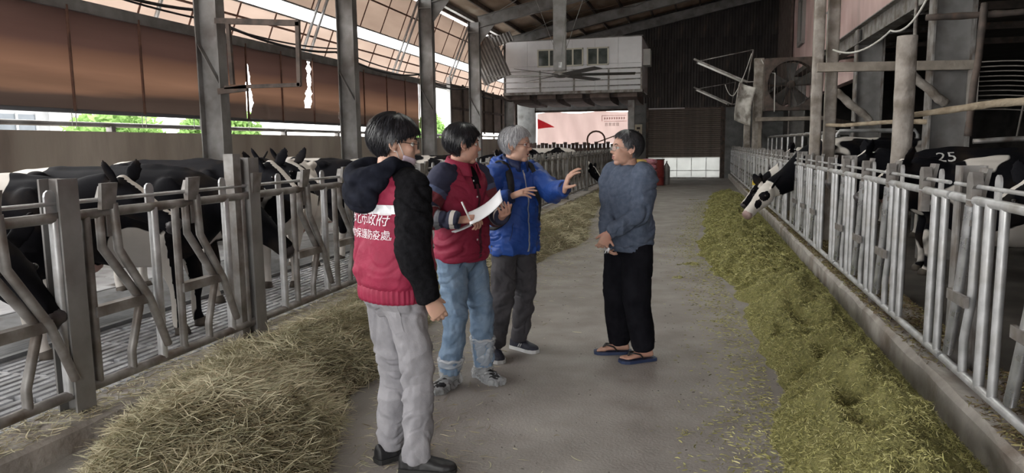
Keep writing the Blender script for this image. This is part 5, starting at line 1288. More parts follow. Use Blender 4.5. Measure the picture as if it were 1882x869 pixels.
# backpack worn over the jacket
bp = empty('backpack', (-1.29, 5.10, 0), math.radians(-35), label='small black backpack worn over the blue jacket', cat='backpack')
M_STRAP = mat('black_webbing', (.010, .010, .012), (.02, .02, .022), 30, rough=.8)
mb = MB(); mb.loft([oval(-.20, 0, z, a, b, 24, .6) for z, a, b in ((.98, .05, .10), (1.0, .065, .12), (1.2, .07, .125), (1.33, .055, .11), (1.37, .02, .07))])
mb.build('pack', M_STRAP, bp, smooth=True)
for s in (1, -1):
    pts = []
    for q in ((-.13, .09, 1.30), (-.09, .10, 1.40), (-.03, .11, 1.45), (.04, .115, 1.43), (.10, .12, 1.36), (.13, .125, 1.27), (.14, .14, 1.15), (.12, .17, 1.05), (.05, .2, .99), (-.05, .19, .98)):
        loc_, nn, _, _ = bv.find_nearest(Vector((q[0] + .03, q[1] * s, q[2])) if False else Vector((q[0], q[1] * s, q[2])))
        pts.append((np.array(loc_), np.array(nn)))
    rows = []
    for i, (c, nn) in enumerate(pts):
        t_ = nrm(pts[min(i + 1, len(pts) - 1)][0] - pts[max(i - 1, 0)][0]); sd_ = nrm(np.cross(t_, nn)); w = .026 if i < 6 else .014
        rows.append([c - sd_ * w + nn * .004, c - sd_ * w * .8 + nn * .014, c + sd_ * w * .8 + nn * .014, c + sd_ * w + nn * .004])
    # densify by spline
    rows = np.array(rows); out = []
    for i in range(len(rows) - 1):
        for t_ in np.linspace(0, 1, 5, endpoint=False):
            a, b, c, d = rows[max(i - 1, 0)], rows[i], rows[i + 1], rows[min(i + 2, len(rows) - 1)]
            out.append(.5 * (2 * b + (c - a) * t_ + (2 * a - 5 * b + 4 * c - d) * t_ ** 2 + (3 * b - a - 3 * c + d) * t_ ** 3))
    MB().loft(out).build('shoulder_strap', M_STRAP, bp, smooth=True)
M_DKT = mat('charcoal_trousers', (.045, .043, .050), (.07, .067, .075), 9, rough=.8, bump=.12, bscale=90)
t3, _ = garment('trousers', p3.trousers(MB(), .92, (.100, .092, .082, .078, .066), .085), M_DKT, p3.o, .0062, .0105, (9, 9, 9), 33, 4)
M_NAVS = mat('navy_sneaker', (.016, .018, .03), (.03, .033, .05), 20, rough=.6); M_SOLEW = mat('white_sole', (.55, .56, .57), (.65, .66, .67), 10, rough=.5); M_LACE = mat('pale_lace', (.5, .5, .52), rough=.7)
def logo(p, s, a, fy, o):
    F = rotz(fy)
    for sy in (1, -1):
        for q in (.0, .018): MB().tube([V(a[0], a[1], 0) + F @ V(.02 + q, .042 * sy, .035), V(a[0], a[1], 0) + F @ V(.035 + q, .041 * sy, .062)], .004, 6).build('side_mark', M_LACE, o, smooth=True)
shoes(p3, M_NAVS, M_SOLEW, 1.0, 1.0, M_LACE, logo)
T3 = lambda az, z: np.interp(az, [0, 40, 65, 80, 100, 120, 180], [.016, .015, .010, .006, .006, .012, .014]) + .008 * np.clip(z / .1, 0, 1)
hair_mesh(p3.hM, p3.hc, p3.hs, [(0, .066), (25, .058), (45, .052), (58, .034), (70, .018), (79, -.010), (87, .014), (96, .020), (106, -.012), (122, -.055), (180, -.075)], T3, 43, strips=2800).build('hair', M_HAIRG, p3.o, smooth=True)
face_parts(p3.o, p3.hM, p3.hc, p3.hs, M_BROWG, .8, glasses=mat('brown_red_frame', (.14, .04, .035), rough=.3))

# ------------------------------------------------------------------ person 4: farmer in grey-blue sweater
p4 = Person((-.465, 5.26), -128, 1.655, 'person in grey blue sweatshirt, black trousers and flip flops with hands clasped', .02, head_yaw=-26, head_pitch=-4, hs=1.03)
p4.set_arm(-1, (-.60, 5.03, .925), (-.7, -.5, 0)); p4.set_arm(1, (-.575, 4.975, .955), (-.75, .6, -.2))
p4.set_leg(-1, (-.535, 5.35, .075), 193); p4.set_leg(1, (-.345, 5.20, .075), 212)
S_, E_, W_ = p4.arm[-1]; hand(p4.body, W_, wdir(p4, (.0, -.25, -.9)), wdir(p4, (.85, .25, -.2)), 1, (.55, .6, .65, .7), .02, (.8, .5, .4))
S_, E_, W_ = p4.arm[1]; hand(p4.body, W_, wdir(p4, (-.40, .05, -.75)), wdir(p4, (-.25, .9, .1)), -1, (.5, .55, .6, .65), .02, (.8, .4, .4))
p4.make_body(SK4, bare_feet=True)
M_SWT = mat('grey_blue_fleece', (.064, .082, .120), (.090, .110, .155), 30, rough=.95, bump=.25, bscale=160, spec=.15)
mb = MB(); k = p4.k; p4.torso(mb, [(.86, .0, .135, .178, 0), (.885, .0, .148, .19, 0), (.96, .005, .158, .198, 0), (1.08, .01, .152, .192, 0), (1.2, .008, .145, .194, 0), (1.3, .0, .135, .2, 0), (1.375, -.004, .112, .19, 0), (1.42, -.008, .088, .14, 0), (1.45, -.008, .066, .078, 0)], 40)
for s in (1, -1): p4.sleeve(mb, s, (.088, .082, .074, .062, .058, .044))
s4, _ = garment('sweatshirt', mb, M_SWT, p4.o, .0065, .012, (7, 7, 9), 24, 4)
n = 120; t = np.linspace(0, 2 * math.pi, n, endpoint=False); rings = []
for z, g in ((.825, -.004), (.835, .002), (.865, .003), (.885, -.006)):
    o_ = oval(0, 0, z * k, (.136 + g) * k, (.180 + g) * k, n, .86); o_[:, :2] *= (1 + .01 * np.sign(np.sin(t * 45)))[:, None]; rings.append(o_)
MB().loft(rings).build('ribbed_hem', M_SWT, s4, smooth=True)
MB().tube([V(p4.lx(1.42) - .004 + .070 * math.cos(a), .078 * math.sin(a), (1.448 - .028 * (math.cos(a) + 1) / 2) * k) for a in np.linspace(0, 2 * math.pi, 33)], .009, 8).build('neck_band', M_SWT, s4, smooth=True)
for s in (1, -1):
    S, E, W = p4.arm[s]; u = nrm(W - E); MB().tube([W - u * .04, W - u * .035, W - u * .0, W + u * .004], [.04, .046, .043, .034], 20).build('ribbed_cuff', M_SWT, s4, smooth=True)
M_BLKT = mat('black_jersey', (.005, .005, .007), (.009, .009, .012), 12, rough=.9, spec=.06)
t4, _ = garment('trousers', p4.trousers(MB(), .90, (.106, .106, .097, .09, .072), .085), M_BLKT, p4.o, .007, .008, (7, 7, 6), 34, 5)
M_FLIP = mat('navy_flip_flop', (.018, .03, .075), (.025, .04, .095), 12, rough=.6)
for s in (1, -1):
    h, kn, a, fy = p4.leg[s]; o = sole(MB(), a, fy, .0, .022, 1.06, .008).build('flip_flop', M_FLIP, p4.o)
    F = rotz(fy); T = lambda q: V(a[0], a[1], 0) + F @ V(*q)
    for y in (1, -1): MB().tube([T((.125, .0, .05)), T((.10, .022 * y, .072)), T((.05, .042 * y, .06)), T((.02, .045 * y, .025))], [.007, .011, .011, .008], 8, flat=.5).build('strap', M_BLACK, o, smooth=True)
    MB().tube([T((.128, 0, .02)), T((.125, 0, .052))], .005, 6).build('toe_post', M_BLACK, o, smooth=True)
T4 = lambda az, z: np.interp(az, [0, 40, 65, 80, 100, 120, 180], [.011, .012, .009, .005, .005, .010, .012]) + .007 * np.clip(z / .1, 0, 1)
hair_mesh(p4.hM, p4.hc, p4.hs, [(0, .080), (25, .074), (42, .070), (56, .040), (66, .016), (78, .0), (87, .016), (96, .020), (106, -.008), (122, -.045), (180, -.062)], T4, 44, strips=2600).build('hair', M_HAIRD, p4.o, smooth=True)
face_parts(p4.o, p4.hM, p4.hc, p4.hs, M_BROW, glasses=mat('thin_silver_frame', (.35, .33, .30), rough=.3, metal=.7))
# white tissue held by the person in flip flops
o = empty('paper_tissue', (-.585, 4.95, .845), label='small white tissue held in the clasped hands', cat='tissue')
rng = np.random.RandomState(2); P = np.array([[(.028 * (i / 5 - .5) + .006 * rng.randn(), .03 * (j / 5 - .5) + .006 * rng.randn(), .012 * rng.randn()) for j in range(6)] for i in range(6)])
s = MB().grid(P).build('crumple', M_PAPER, o, smooth=True); s.modifiers.new('t', 'SOLIDIFY').thickness = .003
# ================================================================== COWS
def coat(name, off, bias, spots=()):
    m = bpy.data.materials.new(name); m.use_nodes = True; nt = m.node_tree; L = nt.links; b = nt.nodes['Principled BSDF']; b.inputs['Roughness'].default_value = .7; b.inputs['Specular IOR Level'].default_value = .06
    tc = nt.nodes.new('ShaderNodeTexCoord'); mp = nt.nodes.new('ShaderNodeMapping'); mp.inputs['Location'].default_value = off; L.new(tc.outputs['Object'], mp.inputs['Vector'])
    n = nt.nodes.new('ShaderNodeTexNoise'); n.inputs['Scale'].default_value = 1.55; n.inputs['Detail'].default_value = 2.2; n.inputs['Roughness'].default_value = .45; L.new(mp.outputs['Vector'], n.inputs['Vector'])
    at = nt.nodes.new('ShaderNodeAttribute'); at.attribute_name = 'white'
    ad = nt.nodes.new('ShaderNodeMath'); ad.operation = 'ADD'; L.new(n.outputs['Fac'], ad.inputs[0]); L.new(at.outputs['Fac'], ad.inputs[1])
    a2 = nt.nodes.new('ShaderNodeMath'); a2.operation = 'ADD'; L.new(ad.outputs[0], a2.inputs[0]); a2.inputs[1].default_value = bias
    for (cx, cy, cz, rad, amt) in spots:
        vd = nt.nodes.new('ShaderNodeVectorMath'); vd.operation = 'DISTANCE'; L.new(tc.outputs['Object'], vd.inputs[0]); vd.inputs[1].default_value = (cx, cy, cz)
        mr = nt.nodes.new('ShaderNodeMapRange'); mr.inputs['From Min'].default_value = rad * .55; mr.inputs['From Max'].default_value = rad * 1.35; mr.inputs['To Min'].default_value = amt; mr.inputs['To Max'].default_value = 0
        L.new(vd.outputs['Value'], mr.inputs['Value']); a3 = nt.nodes.new('ShaderNodeMath'); a3.operation = 'ADD'; L.new(a2.outputs[0], a3.inputs[0]); L.new(mr.outputs['Result'], a3.inputs[1]); a2 = a3
    r = nt.nodes.new('ShaderNodeValToRGB'); L.new(a2.outputs[0], r.inputs['Fac']); r.color_ramp.elements[0].position = .50; r.color_ramp.elements[1].position = .515
    r.color_ramp.elements[0].color = (.006, .006, .008, 1); r.color_ramp.elements[1].color = (.62, .585, .545, 1)
    col = r.outputs['Color']
    n2 = nt.nodes.new('ShaderNodeTexNoise'); n2.inputs['Scale'].default_value = 4; n2.inputs['Detail'].default_value = 5; L.new(mp.outputs['Vector'], n2.inputs['Vector'])
    r2 = nt.nodes.new('ShaderNodeValToRGB'); L.new(n2.outputs['Fac'], r2.inputs['Fac']); r2.color_ramp.elements[0].position = .52; r2.color_ramp.elements[1].position = .75; r2.color_ramp.elements[1].color = (.13, .13, .13, 1)
    r2.color_ramp.elements[0].color = (0, 0, 0, 1)
    mx = nt.nodes.new('ShaderNodeMix'); mx.data_type = 'RGBA'; L.new(r2.outputs['Color'], mx.inputs['Factor']); L.new(col, mx.inputs['A']); mx.inputs['B'].default_value = (.14, .095, .055, 1)
    L.new(mx.outputs['Result'], b.inputs['Base Color'])
    n3 = nt.nodes.new('ShaderNodeTexNoise'); n3.inputs['Scale'].default_value = 120; L.new(tc.outputs['Object'], n3.inputs['Vector']); bp_ = nt.nodes.new('ShaderNodeBump'); bp_.inputs['Strength'].default_value = .15; bp_.inputs['Distance'].default_value = .01
    L.new(n3.outputs['Fac'], bp_.inputs['Height']); L.new(bp_.outputs['Normal'], b.inputs['Normal'])
    return m
def cow_shape(poll, hdir, voxel, neckmid=None, hside=(0, 1, 0), head_white=None):
    poll, hdir = V(*poll), nrm(hdir); mb = MB(); n = 26
    rings = []
    for x, z, h, w in ((-1.0, 1.20, .08, .06), (-.95, 1.16, .19, .15), (-.82, 1.08, .29, .23), (-.6, 1.03, .34, .27), (-.3, .98, .385, .30), (0, .95, .42, .335), (.3, .955, .415, .315), (.52, .98, .39, .26), (.72, 1.02, .32, .195), (.86, 1.05, .22, .13), (.92, 1.06, .1, .06)):
        t = np.linspace(0, 2 * math.pi, n, endpoint=False); c, s = np.cos(t), np.sin(t)
        rings.append(np.stack([np.full(n, x), w * np.sign(c) * abs(c) ** .85 * (1 - .12 * np.clip(s, 0, 1)), z + h * np.sign(s) * abs(s) ** .85], 1))
    mb.loft(rings)
    for y in (1, -1):
        mb.ell((-.58, .20 * y, 1.31), (.10, .06, .055)); mb.ell((.55, .185 * y, 1.04), (.17, .075, .27)); mb.ell((-.70, .165 * y, .90), (.22, .105, .30)); mb.ell((-.92, .10 * y, 1.24), (.06, .045, .05))
        limb(mb, [(.55, .17 * y, .85), (.49, .17 * y, .64), (.545, .155 * y, .41), (.53, .15 * y, .24), (.53, .15 * y, .11), (.56, .15 * y, .03)], [.12, .09, .058, .042, .042, .05], 12, 4)
        limb(mb, [(-.68, .16 * y, .85), (-.60, .17 * y, .70), (-.87, .16 * y, .49), (-.845, .155 * y, .28), (-.84, .15 * y, .11), (-.81, .15 * y, .03)], [.17, .12, .062, .043, .043, .052], 12, 4)
    mb.capsule([(-.95, 0, 1.31), (-.5, 0, 1.35), (0, 0, 1.34), (.35, 0, 1.355), (.6, 0, 1.33)], [.04, .05, .05, .06, .05], 10)
    nm = V(*neckmid) if neckmid is not None else (V(.7, 0, 1.1) + poll) / 2 + V(0, 0, .02)
    P, Q = smoothpath([(.5, 0, 1.05), (.72, 0, 1.08), nm, poll - hdir * .02], [.28, .24, .175, .125], 5)
    rr = []
    for i, p in enumerate(P):
        d = nrm(P[min(i + 1, len(P) - 1)] - P[max(i - 1, 0)]); sd = nrm(np.cross(d, (0, 0, 1))); u = np.cross(sd, d); t = np.linspace(0, 2 * math.pi, 18, endpoint=False)
        rr.append(p + Q[i] * (np.outer(np.cos(t), sd) * .62 + np.outer(np.sin(t), u)))
    mb.loft(rr)
    sd = nrm(np.cross(hdir, (0, 0, 1)) if abs(hdir[2]) < .98 else V(*hside)); up = np.cross(sd, hdir); rings = []
    for s, dn, h, w in ((-.04, 0, .06, .06), (0, 0, .10, .09), (.08, -.015, .125, .105), (.18, -.02, .120, .103), (.28, -.012, .098, .08), (.38, -.004, .080, .066), (.46, 0, .074, .068), (.51, 0, .064, .064), (.54, 0, .035, .045)):
        t = np.linspace(0, 2 * math.pi, 20, endpoint=False); c, q = np.cos(t), np.sin(t)
        rings.append(poll + hdir * s + up * dn + np.outer(w * np.sign(c) * abs(c) ** .8, sd) + np.outer(h * np.sign(q) * abs(q) ** .9, up))
    mb.loft(rings)
    mb.ell(poll + up * .07 + hdir * .0, (.055, .055, .05))
    for y in (1, -1):
        mb.ell(poll + hdir * .17 + sd * .088 * y + up * .045, (.035, .028, .03))
        # ear: leaf shape
        b0 = poll + hdir * .02 + sd * .08 * y + up * .04; ax = nrm(sd * y * .62 + V(0, 0, .8)); nn = nrm(np.cross(ax, hdir)); wd = np.cross(nn, ax); rings = []
        for s, w in ((0, .03), (.06, .058), (.13, .07), (.20, .052), (.25, .015)):
            t = np.linspace(0, 2 * math.pi, 12, endpoint=False); rings.append([b0 + ax * s + wd * w * math.cos(a) + nn * .014 * math.sin(a) for a in t])
        mb.loft(rings)
    mb.ell((-.40, 0, .60), (.2, .15, .13))
    co, no, topo = remesh(mb, voxel, 4)
    co = co + no * (.006 * fbm(co * 5, 2, 3))[:, None]
    wht = np.zeros(len(co)); wht += .22 * np.clip((.55 - co[:, 2]) / .3, 0, 1) + .12 * np.clip((.75 - co[:, 2]) / .2, 0, 1) * (np.abs(co[:, 0] + .1) < .6)
    rel = co - poll; s_ = rel @ hdir; y_ = rel @ sd; u_ = rel @ up; onh = (s_ > -.06) & (np.abs(y_) < .16) & (np.abs(u_) < .2) & (co[:, 0] > .7)
    if head_white == 'white':
        wht = np.where(co[:, 0] > .62, np.where(noise3(co * 5, 9) > .55, .3, -.35), wht); wht = np.where(onh, .45, wht)
        for (a, b_, c_, r_) in ((.17, .085, .05, .062), (.17, -.085, .05, .062), (.30, .07, .02, .065), (.31, -.06, .03, .05), (.2, .1, -.05, .045)):
            wht = np.where(onh & (((s_ - a) / 1.4) ** 2 + (y_ - b_) ** 2 + (u_ - c_) ** 2 < r_ ** 2 * (1 + .5 * noise3(co * 25, 5))), -.4, wht)
    elif head_white == 'blaze':
        wht = np.where(onh, np.where((np.abs(y_) < .035 + .02 * noise3(co * 14, 2)) & (u_ > .02), .4, -.4), wht)
    elif head_white == 'dark': wht = np.where(onh | (co[:, 0] > .55), -.4, wht)
    ear = (rel @ sd); wht = np.where((np.abs(ear) > .115) & (s_ < .12) & (s_ > -.15) & (co[:, 0] > .6) & (u_ > .03), -.5, wht)
    me = mesh_np('body', co, topo); at = me.attributes.new('white', 'FLOAT', 'POINT'); at.data.foreach_set('value', wht.astype(np.float32))
    return dict(me=me, poll=poll, hdir=hdir, sd=sd, up=up)
M_HOOF = mat('dark_hoof', (.05, .04, .033), (.09, .075, .06), 12, rough=.7); M_UDD = mat('pink_udder', (.45, .27, .23), (.52, .33, .29), 10, rough=.7)
M_EYEC = mat('cow_eye', (.008, .006, .006), rough=.08); M_MUZ = mat('pink_grey_muzzle', (.32, .22, .21), (.42, .31, .29), 14, rough=.4); M_MUZD = mat('dark_muzzle', (.03, .026, .028), (.06, .052, .053), 14, rough=.4); M_TAGY = mat('yellow_ear_tag', (.75, .55, .05), rough=.5)
_hoof = MB().tube([(.0, 0, .0), (.0, 0, .02), (-.012, 0, .06)], [.064, .06, .05], 12).mesh('hoof', True)
_udder = MB().ell((-.38, 0, .585), (.17, .14, .13)).mesh('udder', True)
for y in (1, -1):
    pass
_tail = MB(); limb(_tail, [(-.99, 0, 1.22), (-1.05, 0, 1.1), (-1.07, .02, .8), (-1.06, .03, .55), (-1.05, .03, .42)], [.03, .024, .016, .035, .012], 8, 4); _tail = _tail.mesh('tail', True)
SHP = {
    'stand': cow_shape((1.13, .0, 1.28), (.82, .0, -.57), .02, head_white='blaze'),
    'low': cow_shape((1.10, .0, 1.02), (.72, .0, -.70), .018, head_white='dark'),
    'feed': cow_shape((1.34, .10, .70), (.68, .38, -.63), .0125, (1.05, .03, .84), head_white='white'),
    'feed2': cow_shape((1.28, .0, .74), (.62, -.1, -.78), .018, (1.0, 0, .92), head_white='blaze'),
    'turn': cow_shape((1.05, .22, 1.30), (.55, .75, -.38), .018, (.92, .08, 1.2), head_white='blaze'),
}
NCOW = 0
def cow(shape, x, y, rz, label, off, bias, z=0.0, sc=1.0, group=None, brand=None, tagged=False, spots=()):
    global NCOW; NCOW += 1
    S = SHP[shape]; c = empty('cow', (x, y, z), math.radians(rz), label, 'cow', group); c.scale = (sc, sc, sc)
    m = coat('coat_%d' % NCOW, off, bias, spots)
    o = bpy.data.objects.new('body', S['me']); COL.objects.link(o); o.parent = c
    if not S['me'].materials: S['me'].materials.append(m)
    o.material_slots[0].link = 'OBJECT'; o.material_slots[0].material = m
    for yy in (1, -1):
        for xx in (.57, -.80): inst('hoof', _hoof, c, (xx, .15 * yy, 0), mat=M_HOOF)
        e = MB().ell(S['poll'] + S['hdir'] * .17 + S['sd'] * .104 * yy + S['up'] * .05, (.022, .022, .02)).build('eye', M_EYEC, c, smooth=True)
    inst('udder', _udder, c, mat=M_UDD); t = bpy.data.objects.new('tail', _tail); COL.objects.link(t); t.parent = c
    if not _tail.materials: _tail.materials.append(m)
    t.material_slots[0].link = 'OBJECT'; t.material_slots[0].material = m
    q = S['poll'] + S['hdir'] * .505
    rings = []
    for s, k_ in ((-.04, 1.0), (.0, 1.06), (.025, .95), (.04, .6)):
        tt = np.linspace(0, 2 * math.pi, 16, endpoint=False); rings.append([q + S['hdir'] * s + S['sd'] * .066 * k_ * math.cos(a) + S['up'] * .066 * k_ * math.sin(a) for a in tt])
    mz = MB().loft(rings).build('muzzle', M_MUZ if shape == 'feed' else M_MUZD, c, smooth=True)
    for yy in (1, -1): MB().ell(q + S['hdir'] * .026 + S['sd'] * .034 * yy + S['up'] * .02, (.012, .012, .014)).build('nostril', M_BLACK, mz, smooth=True)
    if tagged: MB().box((-.02, -.004, -.03), (.02, .004, .03)).build('ear_tag', M_TAGY, c).location = tuple(S['poll'] + S['sd'] * .19 + S['up'] * .12)
    if brand:
        txt, bc, px, side, size = brand; bv = BVHTree.FromPolygons([v.co for v in S['me'].vertices], [p_.vertices for p_ in S['me'].polygons]); vs, fs = text_mesh(txt, size)
        d = nrm(V(0, -side * .75, -.66)); out = []
        u1 = V(side * -1, 0, 0) if False else V(-side * -1, 0, 0); u2 = nrm(np.cross(u1, d)) ; u2 = u2 if u2[2] > 0 else -u2
        decal('brand_mark', [V(px, side * .22, 1.25) + V(1, 0, 0) * a * -side + u2 * b for a, b, _ in vs], fs, bv, d, mat('brand_' + bc, (.55, .54, .53) if bc == 'white' else (.015, .015, .018), rough=.7), c, .006)
    return c
GL, GR = 'cows in the left pen', 'cows in the right pen'
cow('low', -4.78, 3.02, 2, 'black cow nearest the camera with lowered head behind the left fence', (3.1, .2, 1.7), -.13, .0, 1.0, GL, spots=((-.1, -.2, 1.3, .28, .4), (1.35, -.1, .78, .09, .5)))
cow('stand', -5.35, 4.35, 12, 'cow with white saddle patch standing behind the nearest left cow', (.6, 4.4, 2.2), -.12, 0, 1.0, GL, spots=((-.05, -.1, 1.3, .38, .45),))
cow('low', -4.85, 5.25, 8, 'mostly black cow by the tall left fence post', (8.1, 1.2, 5.3), -.16, 0, 1.03, GL, spots=((.3, -.2, .6, .25, .4), (-.8, 0, 1.3, .2, .4)))
cow('stand', -5.3, 6.6, -10, 'black cow with white brand on its back in the second row at left', (5.5, 7.7, .4), -.13, 0, 1.05, GL, spots=((-.75, 0, 1.3, .16, .4),), brand=('4', 'white', -.3, -1, .18))
cow('turn', -4.75, 7.75, -70, 'black and white patched cow standing lengthwise behind the left fence', (2.4, 9.9, 6.2), .02, 0, 1.03, GL, spots=((.1, -.3, .8, .5, .35), (.1, .3, .8, .5, .35), (-.5, 0, 1.35, .28, .4)))
cow('stand', -5.6, 9.7, 160, 'cow with black head behind the patched cow at left', (7.7, 3.3, 9.1), -.06, 0, 1.02, GL)
cow('low', -4.8, 11.3, 0, 'white faced cow in the left pen behind the person writing', (1.2, 6.6, 8.8), .06, 0, 1.0, GL)
cow('stand', -4.9, 13.6, 5, 'cow in the left pen seen between the two people in vests', (4.4, 2.8, 3.3), 0, 0, 1.0, GL)
cow('feed2', -4.5, 22.6, 0, 'cow with its head through the far left fence beside the person in flip flops', (6.1, 5.2, 2.9), .04, 0, 1.05, GL)
cow('feed', 2.50, 12.1, 194, 'black and white cow reaching its white face through the right fence', (9.4, 2.1, .9), -.02, .06, 1.12, GR, ('9', 'black', -.45, 1, .3), True)
cow('feed2', 2.45, 14.05, 186, 'black headed cow eating silage behind the white faced cow', (2.9, 8.3, 4.7), -.05, .06, 1.0, GR)
cow('stand', 3.1, 9.1, 178, 'black cow branded with white numbers behind the right fence', (6.6, 1.9, 7.2), -.16, .06, 1.02, GR, ('25', 'white', .42, 1, .2))
cow('stand', 3.0, 7.55, 184, 'dark cow with few white marks at the right edge', (3.7, 5.9, 1.1), -.09, .06, .97, GR)
cow('stand', 3.0, 15.42, 180, 'pale cow deep in the right pen past the paired posts', (8.8, 4.1, 2.6), .10, .06, 1.0, GR)
cow('stand', 3.1, 5.2, 181, 'black cow standing in shade behind the nearest right fence bars', (5.2, 7.1, 6.4), -.08, .06, .92, GR)
# ================================================================== FEED
def fibre_mat(name, cols, rough=.8, trans=.2):
    m = bpy.data.materials.new(name); m.use_nodes = True; nt = m.node_tree; L = nt.links; b = nt.nodes['Principled BSDF']; b.inputs['Roughness'].default_value = rough; b.inputs['Specular IOR Level'].default_value = .2
    g = nt.nodes.new('ShaderNodeNewGeometry'); r = nt.nodes.new('ShaderNodeValToRGB'); L.new(g.outputs['Random Per Island'], r.inputs['Fac']); el = r.color_ramp.elements
    el[0].position = 0; el[0].color = (*cols[0], 1); el[1].position = 1; el[1].color = (*cols[-1], 1)
    for i, c in enumerate(cols[1:-1]): e = el.new((i + 1) / (len(cols) - 1)); e.color = (*c, 1)
    L.new(r.outputs['Color'], b.inputs['Base Color']); return m
def strands(name, base, L0, L1, width, rng, m, parent, arch=.3, K=4, tilt=.35, swirl=0.0):
    n = len(base); az = rng.uniform(0, 2 * math.pi, n) if swirl == 0 else fbm(np.stack([base[:, 0] * 2.2, base[:, 1] * 2.2, 0 * base[:, 0]], 1), 2, 3) * 5 + rng.normal(0, .7, n)
    el = rng.normal(0, tilt, n); L_ = rng.uniform(L0, L1, n); d = np.stack([np.cos(az) * np.cos(el), np.sin(az) * np.cos(el), np.sin(el)], 1)
    side = np.stack([-np.sin(az), np.cos(az), rng.normal(0, .5, n)], 1); side /= np.linalg.norm(side, axis=1)[:, None]; bend = rng.normal(0, arch, n); co = np.zeros((n, K, 2, 3)); w = width * rng.uniform(.6, 1.4, n)
    for k in range(K):
        t = k / (K - 1) - .5
        c = base + d * (L_ * t)[:, None] + side * (bend * L_ * (t * t - .08))[:, None] + np.array([0, 0, 1.]) * (np.abs(arch) * .6 * L_ * (.12 - t * t) * rng.uniform(-.3, 1, n))[:, None]
        ww = (w * (1 if 0 < k < K - 1 else .5))[:, None]; up = np.cross(side, d)
        co[:, k, 0] = c - side * ww * .5 - up * ww * .3; co[:, k, 1] = c + side * ww * .5 + up * ww * .3
    co[..., 2] = np.maximum(co[..., 2], .002)
    i = np.arange(n)[:, None] * (K * 2) + np.arange(K - 1)[None, :] * 2; q = np.stack([i, i + 1, i + 3, i + 2], -1).reshape(-1, 4)
    o = obj(name, quads_np(name, co.reshape(-1, 3), q), m, parent); return tag(o, kind='stuff')
def mound(name, xs, ys, hfun, m, label, cat):
    X, Y = np.meshgrid(xs, ys, indexing='ij'); Z = hfun(X.ravel(), Y.ravel()).reshape(X.shape)
    o = MB().grid(np.stack([X, Y, np.maximum(Z, -.02)], -1)).build(name, m, smooth=True); tag(o, label, cat, kind='stuff'); return o
rng = np.random.RandomState(11)
# green chopped silage along the right kerb
def sil_h(x, y):
    e = np.interp(y, [2, 3.5, 5.5, 7.5, 8.4, 9.6, 10.8, 12, 15.7, 20, 23.5, 25], [.42, .45, .50, .42, .32, .12, .02, .10, .15, .3, .5, .8])
    e = e + .07 * noise3(np.stack([y * 2.5, y * 0, y * 0 + 2], 1), 3) + .04 * noise3(np.stack([y * 7, y * 0, y * 0 + 5], 1), 4); t = np.clip((x - e) / (1.37 - e), 0, 1)
    prof = np.interp(t, [0, .1, .3, .55, .75, .9, 1], [-.02, .05, .16, .23, .15, .04, .0])
    n = fbm(np.stack([x * 4.6, y * 4.2, 0 * x], 1), 5, 7) * 1.7; n2 = np.abs(noise3(np.stack([x * 2.2, y * 2.2, 0 * x + 9], 1), 8))
    fade = np.clip((24.5 - y) / 3, 0, 1); lump = .05 * (1 - 2.4 * np.abs(noise3(np.stack([x * 5.5 + .4 * y, y * 4.5, 0 * x + 3], 1), 21))) * np.clip(t * 6, 0, 1) * np.clip((1 - t) * 5, 0, 1)
    return (prof * (1 + .55 * n - .35 * (n2 < .12)) * np.interp(y, [2, 6, 12, 25], [1.15, 1.05, 1.0, .6]) + lump) * fade - .02 * (1 - fade)
M_SILB = mat('silage_mass', (.12, .115, .042), (.23, .22, .08), 45, rough=.95, bump=1.0, bscale=70, c3=(.22, .205, .08), s3=12, t3=(.5, .7))
M_SILF = fibre_mat('silage_chop', [(.12, .117, .04), (.25, .242, .085), (.36, .345, .135), (.46, .435, .19), (.29, .28, .11), (.60, .57, .30)])
sp = mound('silage_heap', np.linspace(-.25, 1.40, 90), np.linspace(2.0, 25, 640), sil_h, M_SILB, 'long heap of yellow green chopped silage along the right kerb', 'silage')
n = 190000; y = 2.2 + 22 * rng.rand(n) ** 2.0; x = rng.uniform(-.25, 1.37, n); h = sil_h(x, y); k = h > -.005; base = np.stack([x, y, h + .004 + .012 * rng.rand(n)], 1)[k]
near = base[:, 1] < 8
strands('silage_chop', base[near], .008, .034, .003, rng, M_SILF, sp, .3, 3, .5); strands('silage_chop', base[~near], .02, .06, .006, rng, M_SILF, sp, .3, 3, .45)
# scattered silage crumbs beside the heap and on the kerb
n = 9000; y = 2.3 + 18 * rng.rand(n) ** 1.7; e = np.interp(y, [2, 5.5, 8.4, 10.8, 15.7, 25], [.45, .5, .32, .0, .15, .6]); x = e - np.abs(rng.normal(0, .22, n))
cr = strands('silage_crumbs', np.stack([x, y, np.full(n, .004)], 1), .01, .04, .005, rng, M_SILF, None, .2, 3, .05); tag(cr, 'loose silage crumbs scattered on the aisle beside the heap', 'silage')
n = 42000; y = 2.3 + 20 * rng.rand(n) ** 1.7; x = rng.uniform(1.40, 1.80, n); cl = fbm(np.stack([x * 2, y * 1.1, 0 * x], 1), 3, 5) + rng.rand(n) * .7 > .12
M_KCR = fibre_mat('kerb_residue', [(.09, .065, .04), (.16, .115, .07), (.24, .18, .10), (.28, .27, .11), (.13, .09, .06)])
cr = strands('feed_residue', np.stack([x, y, np.full(n, .204) + .012 * rng.rand(n)], 1)[cl], .015, .05, .007, rng, M_KCR, None, .3, 3, .3); tag(cr, 'brown feed residue lying on the right kerb below the bars', 'feed residue')

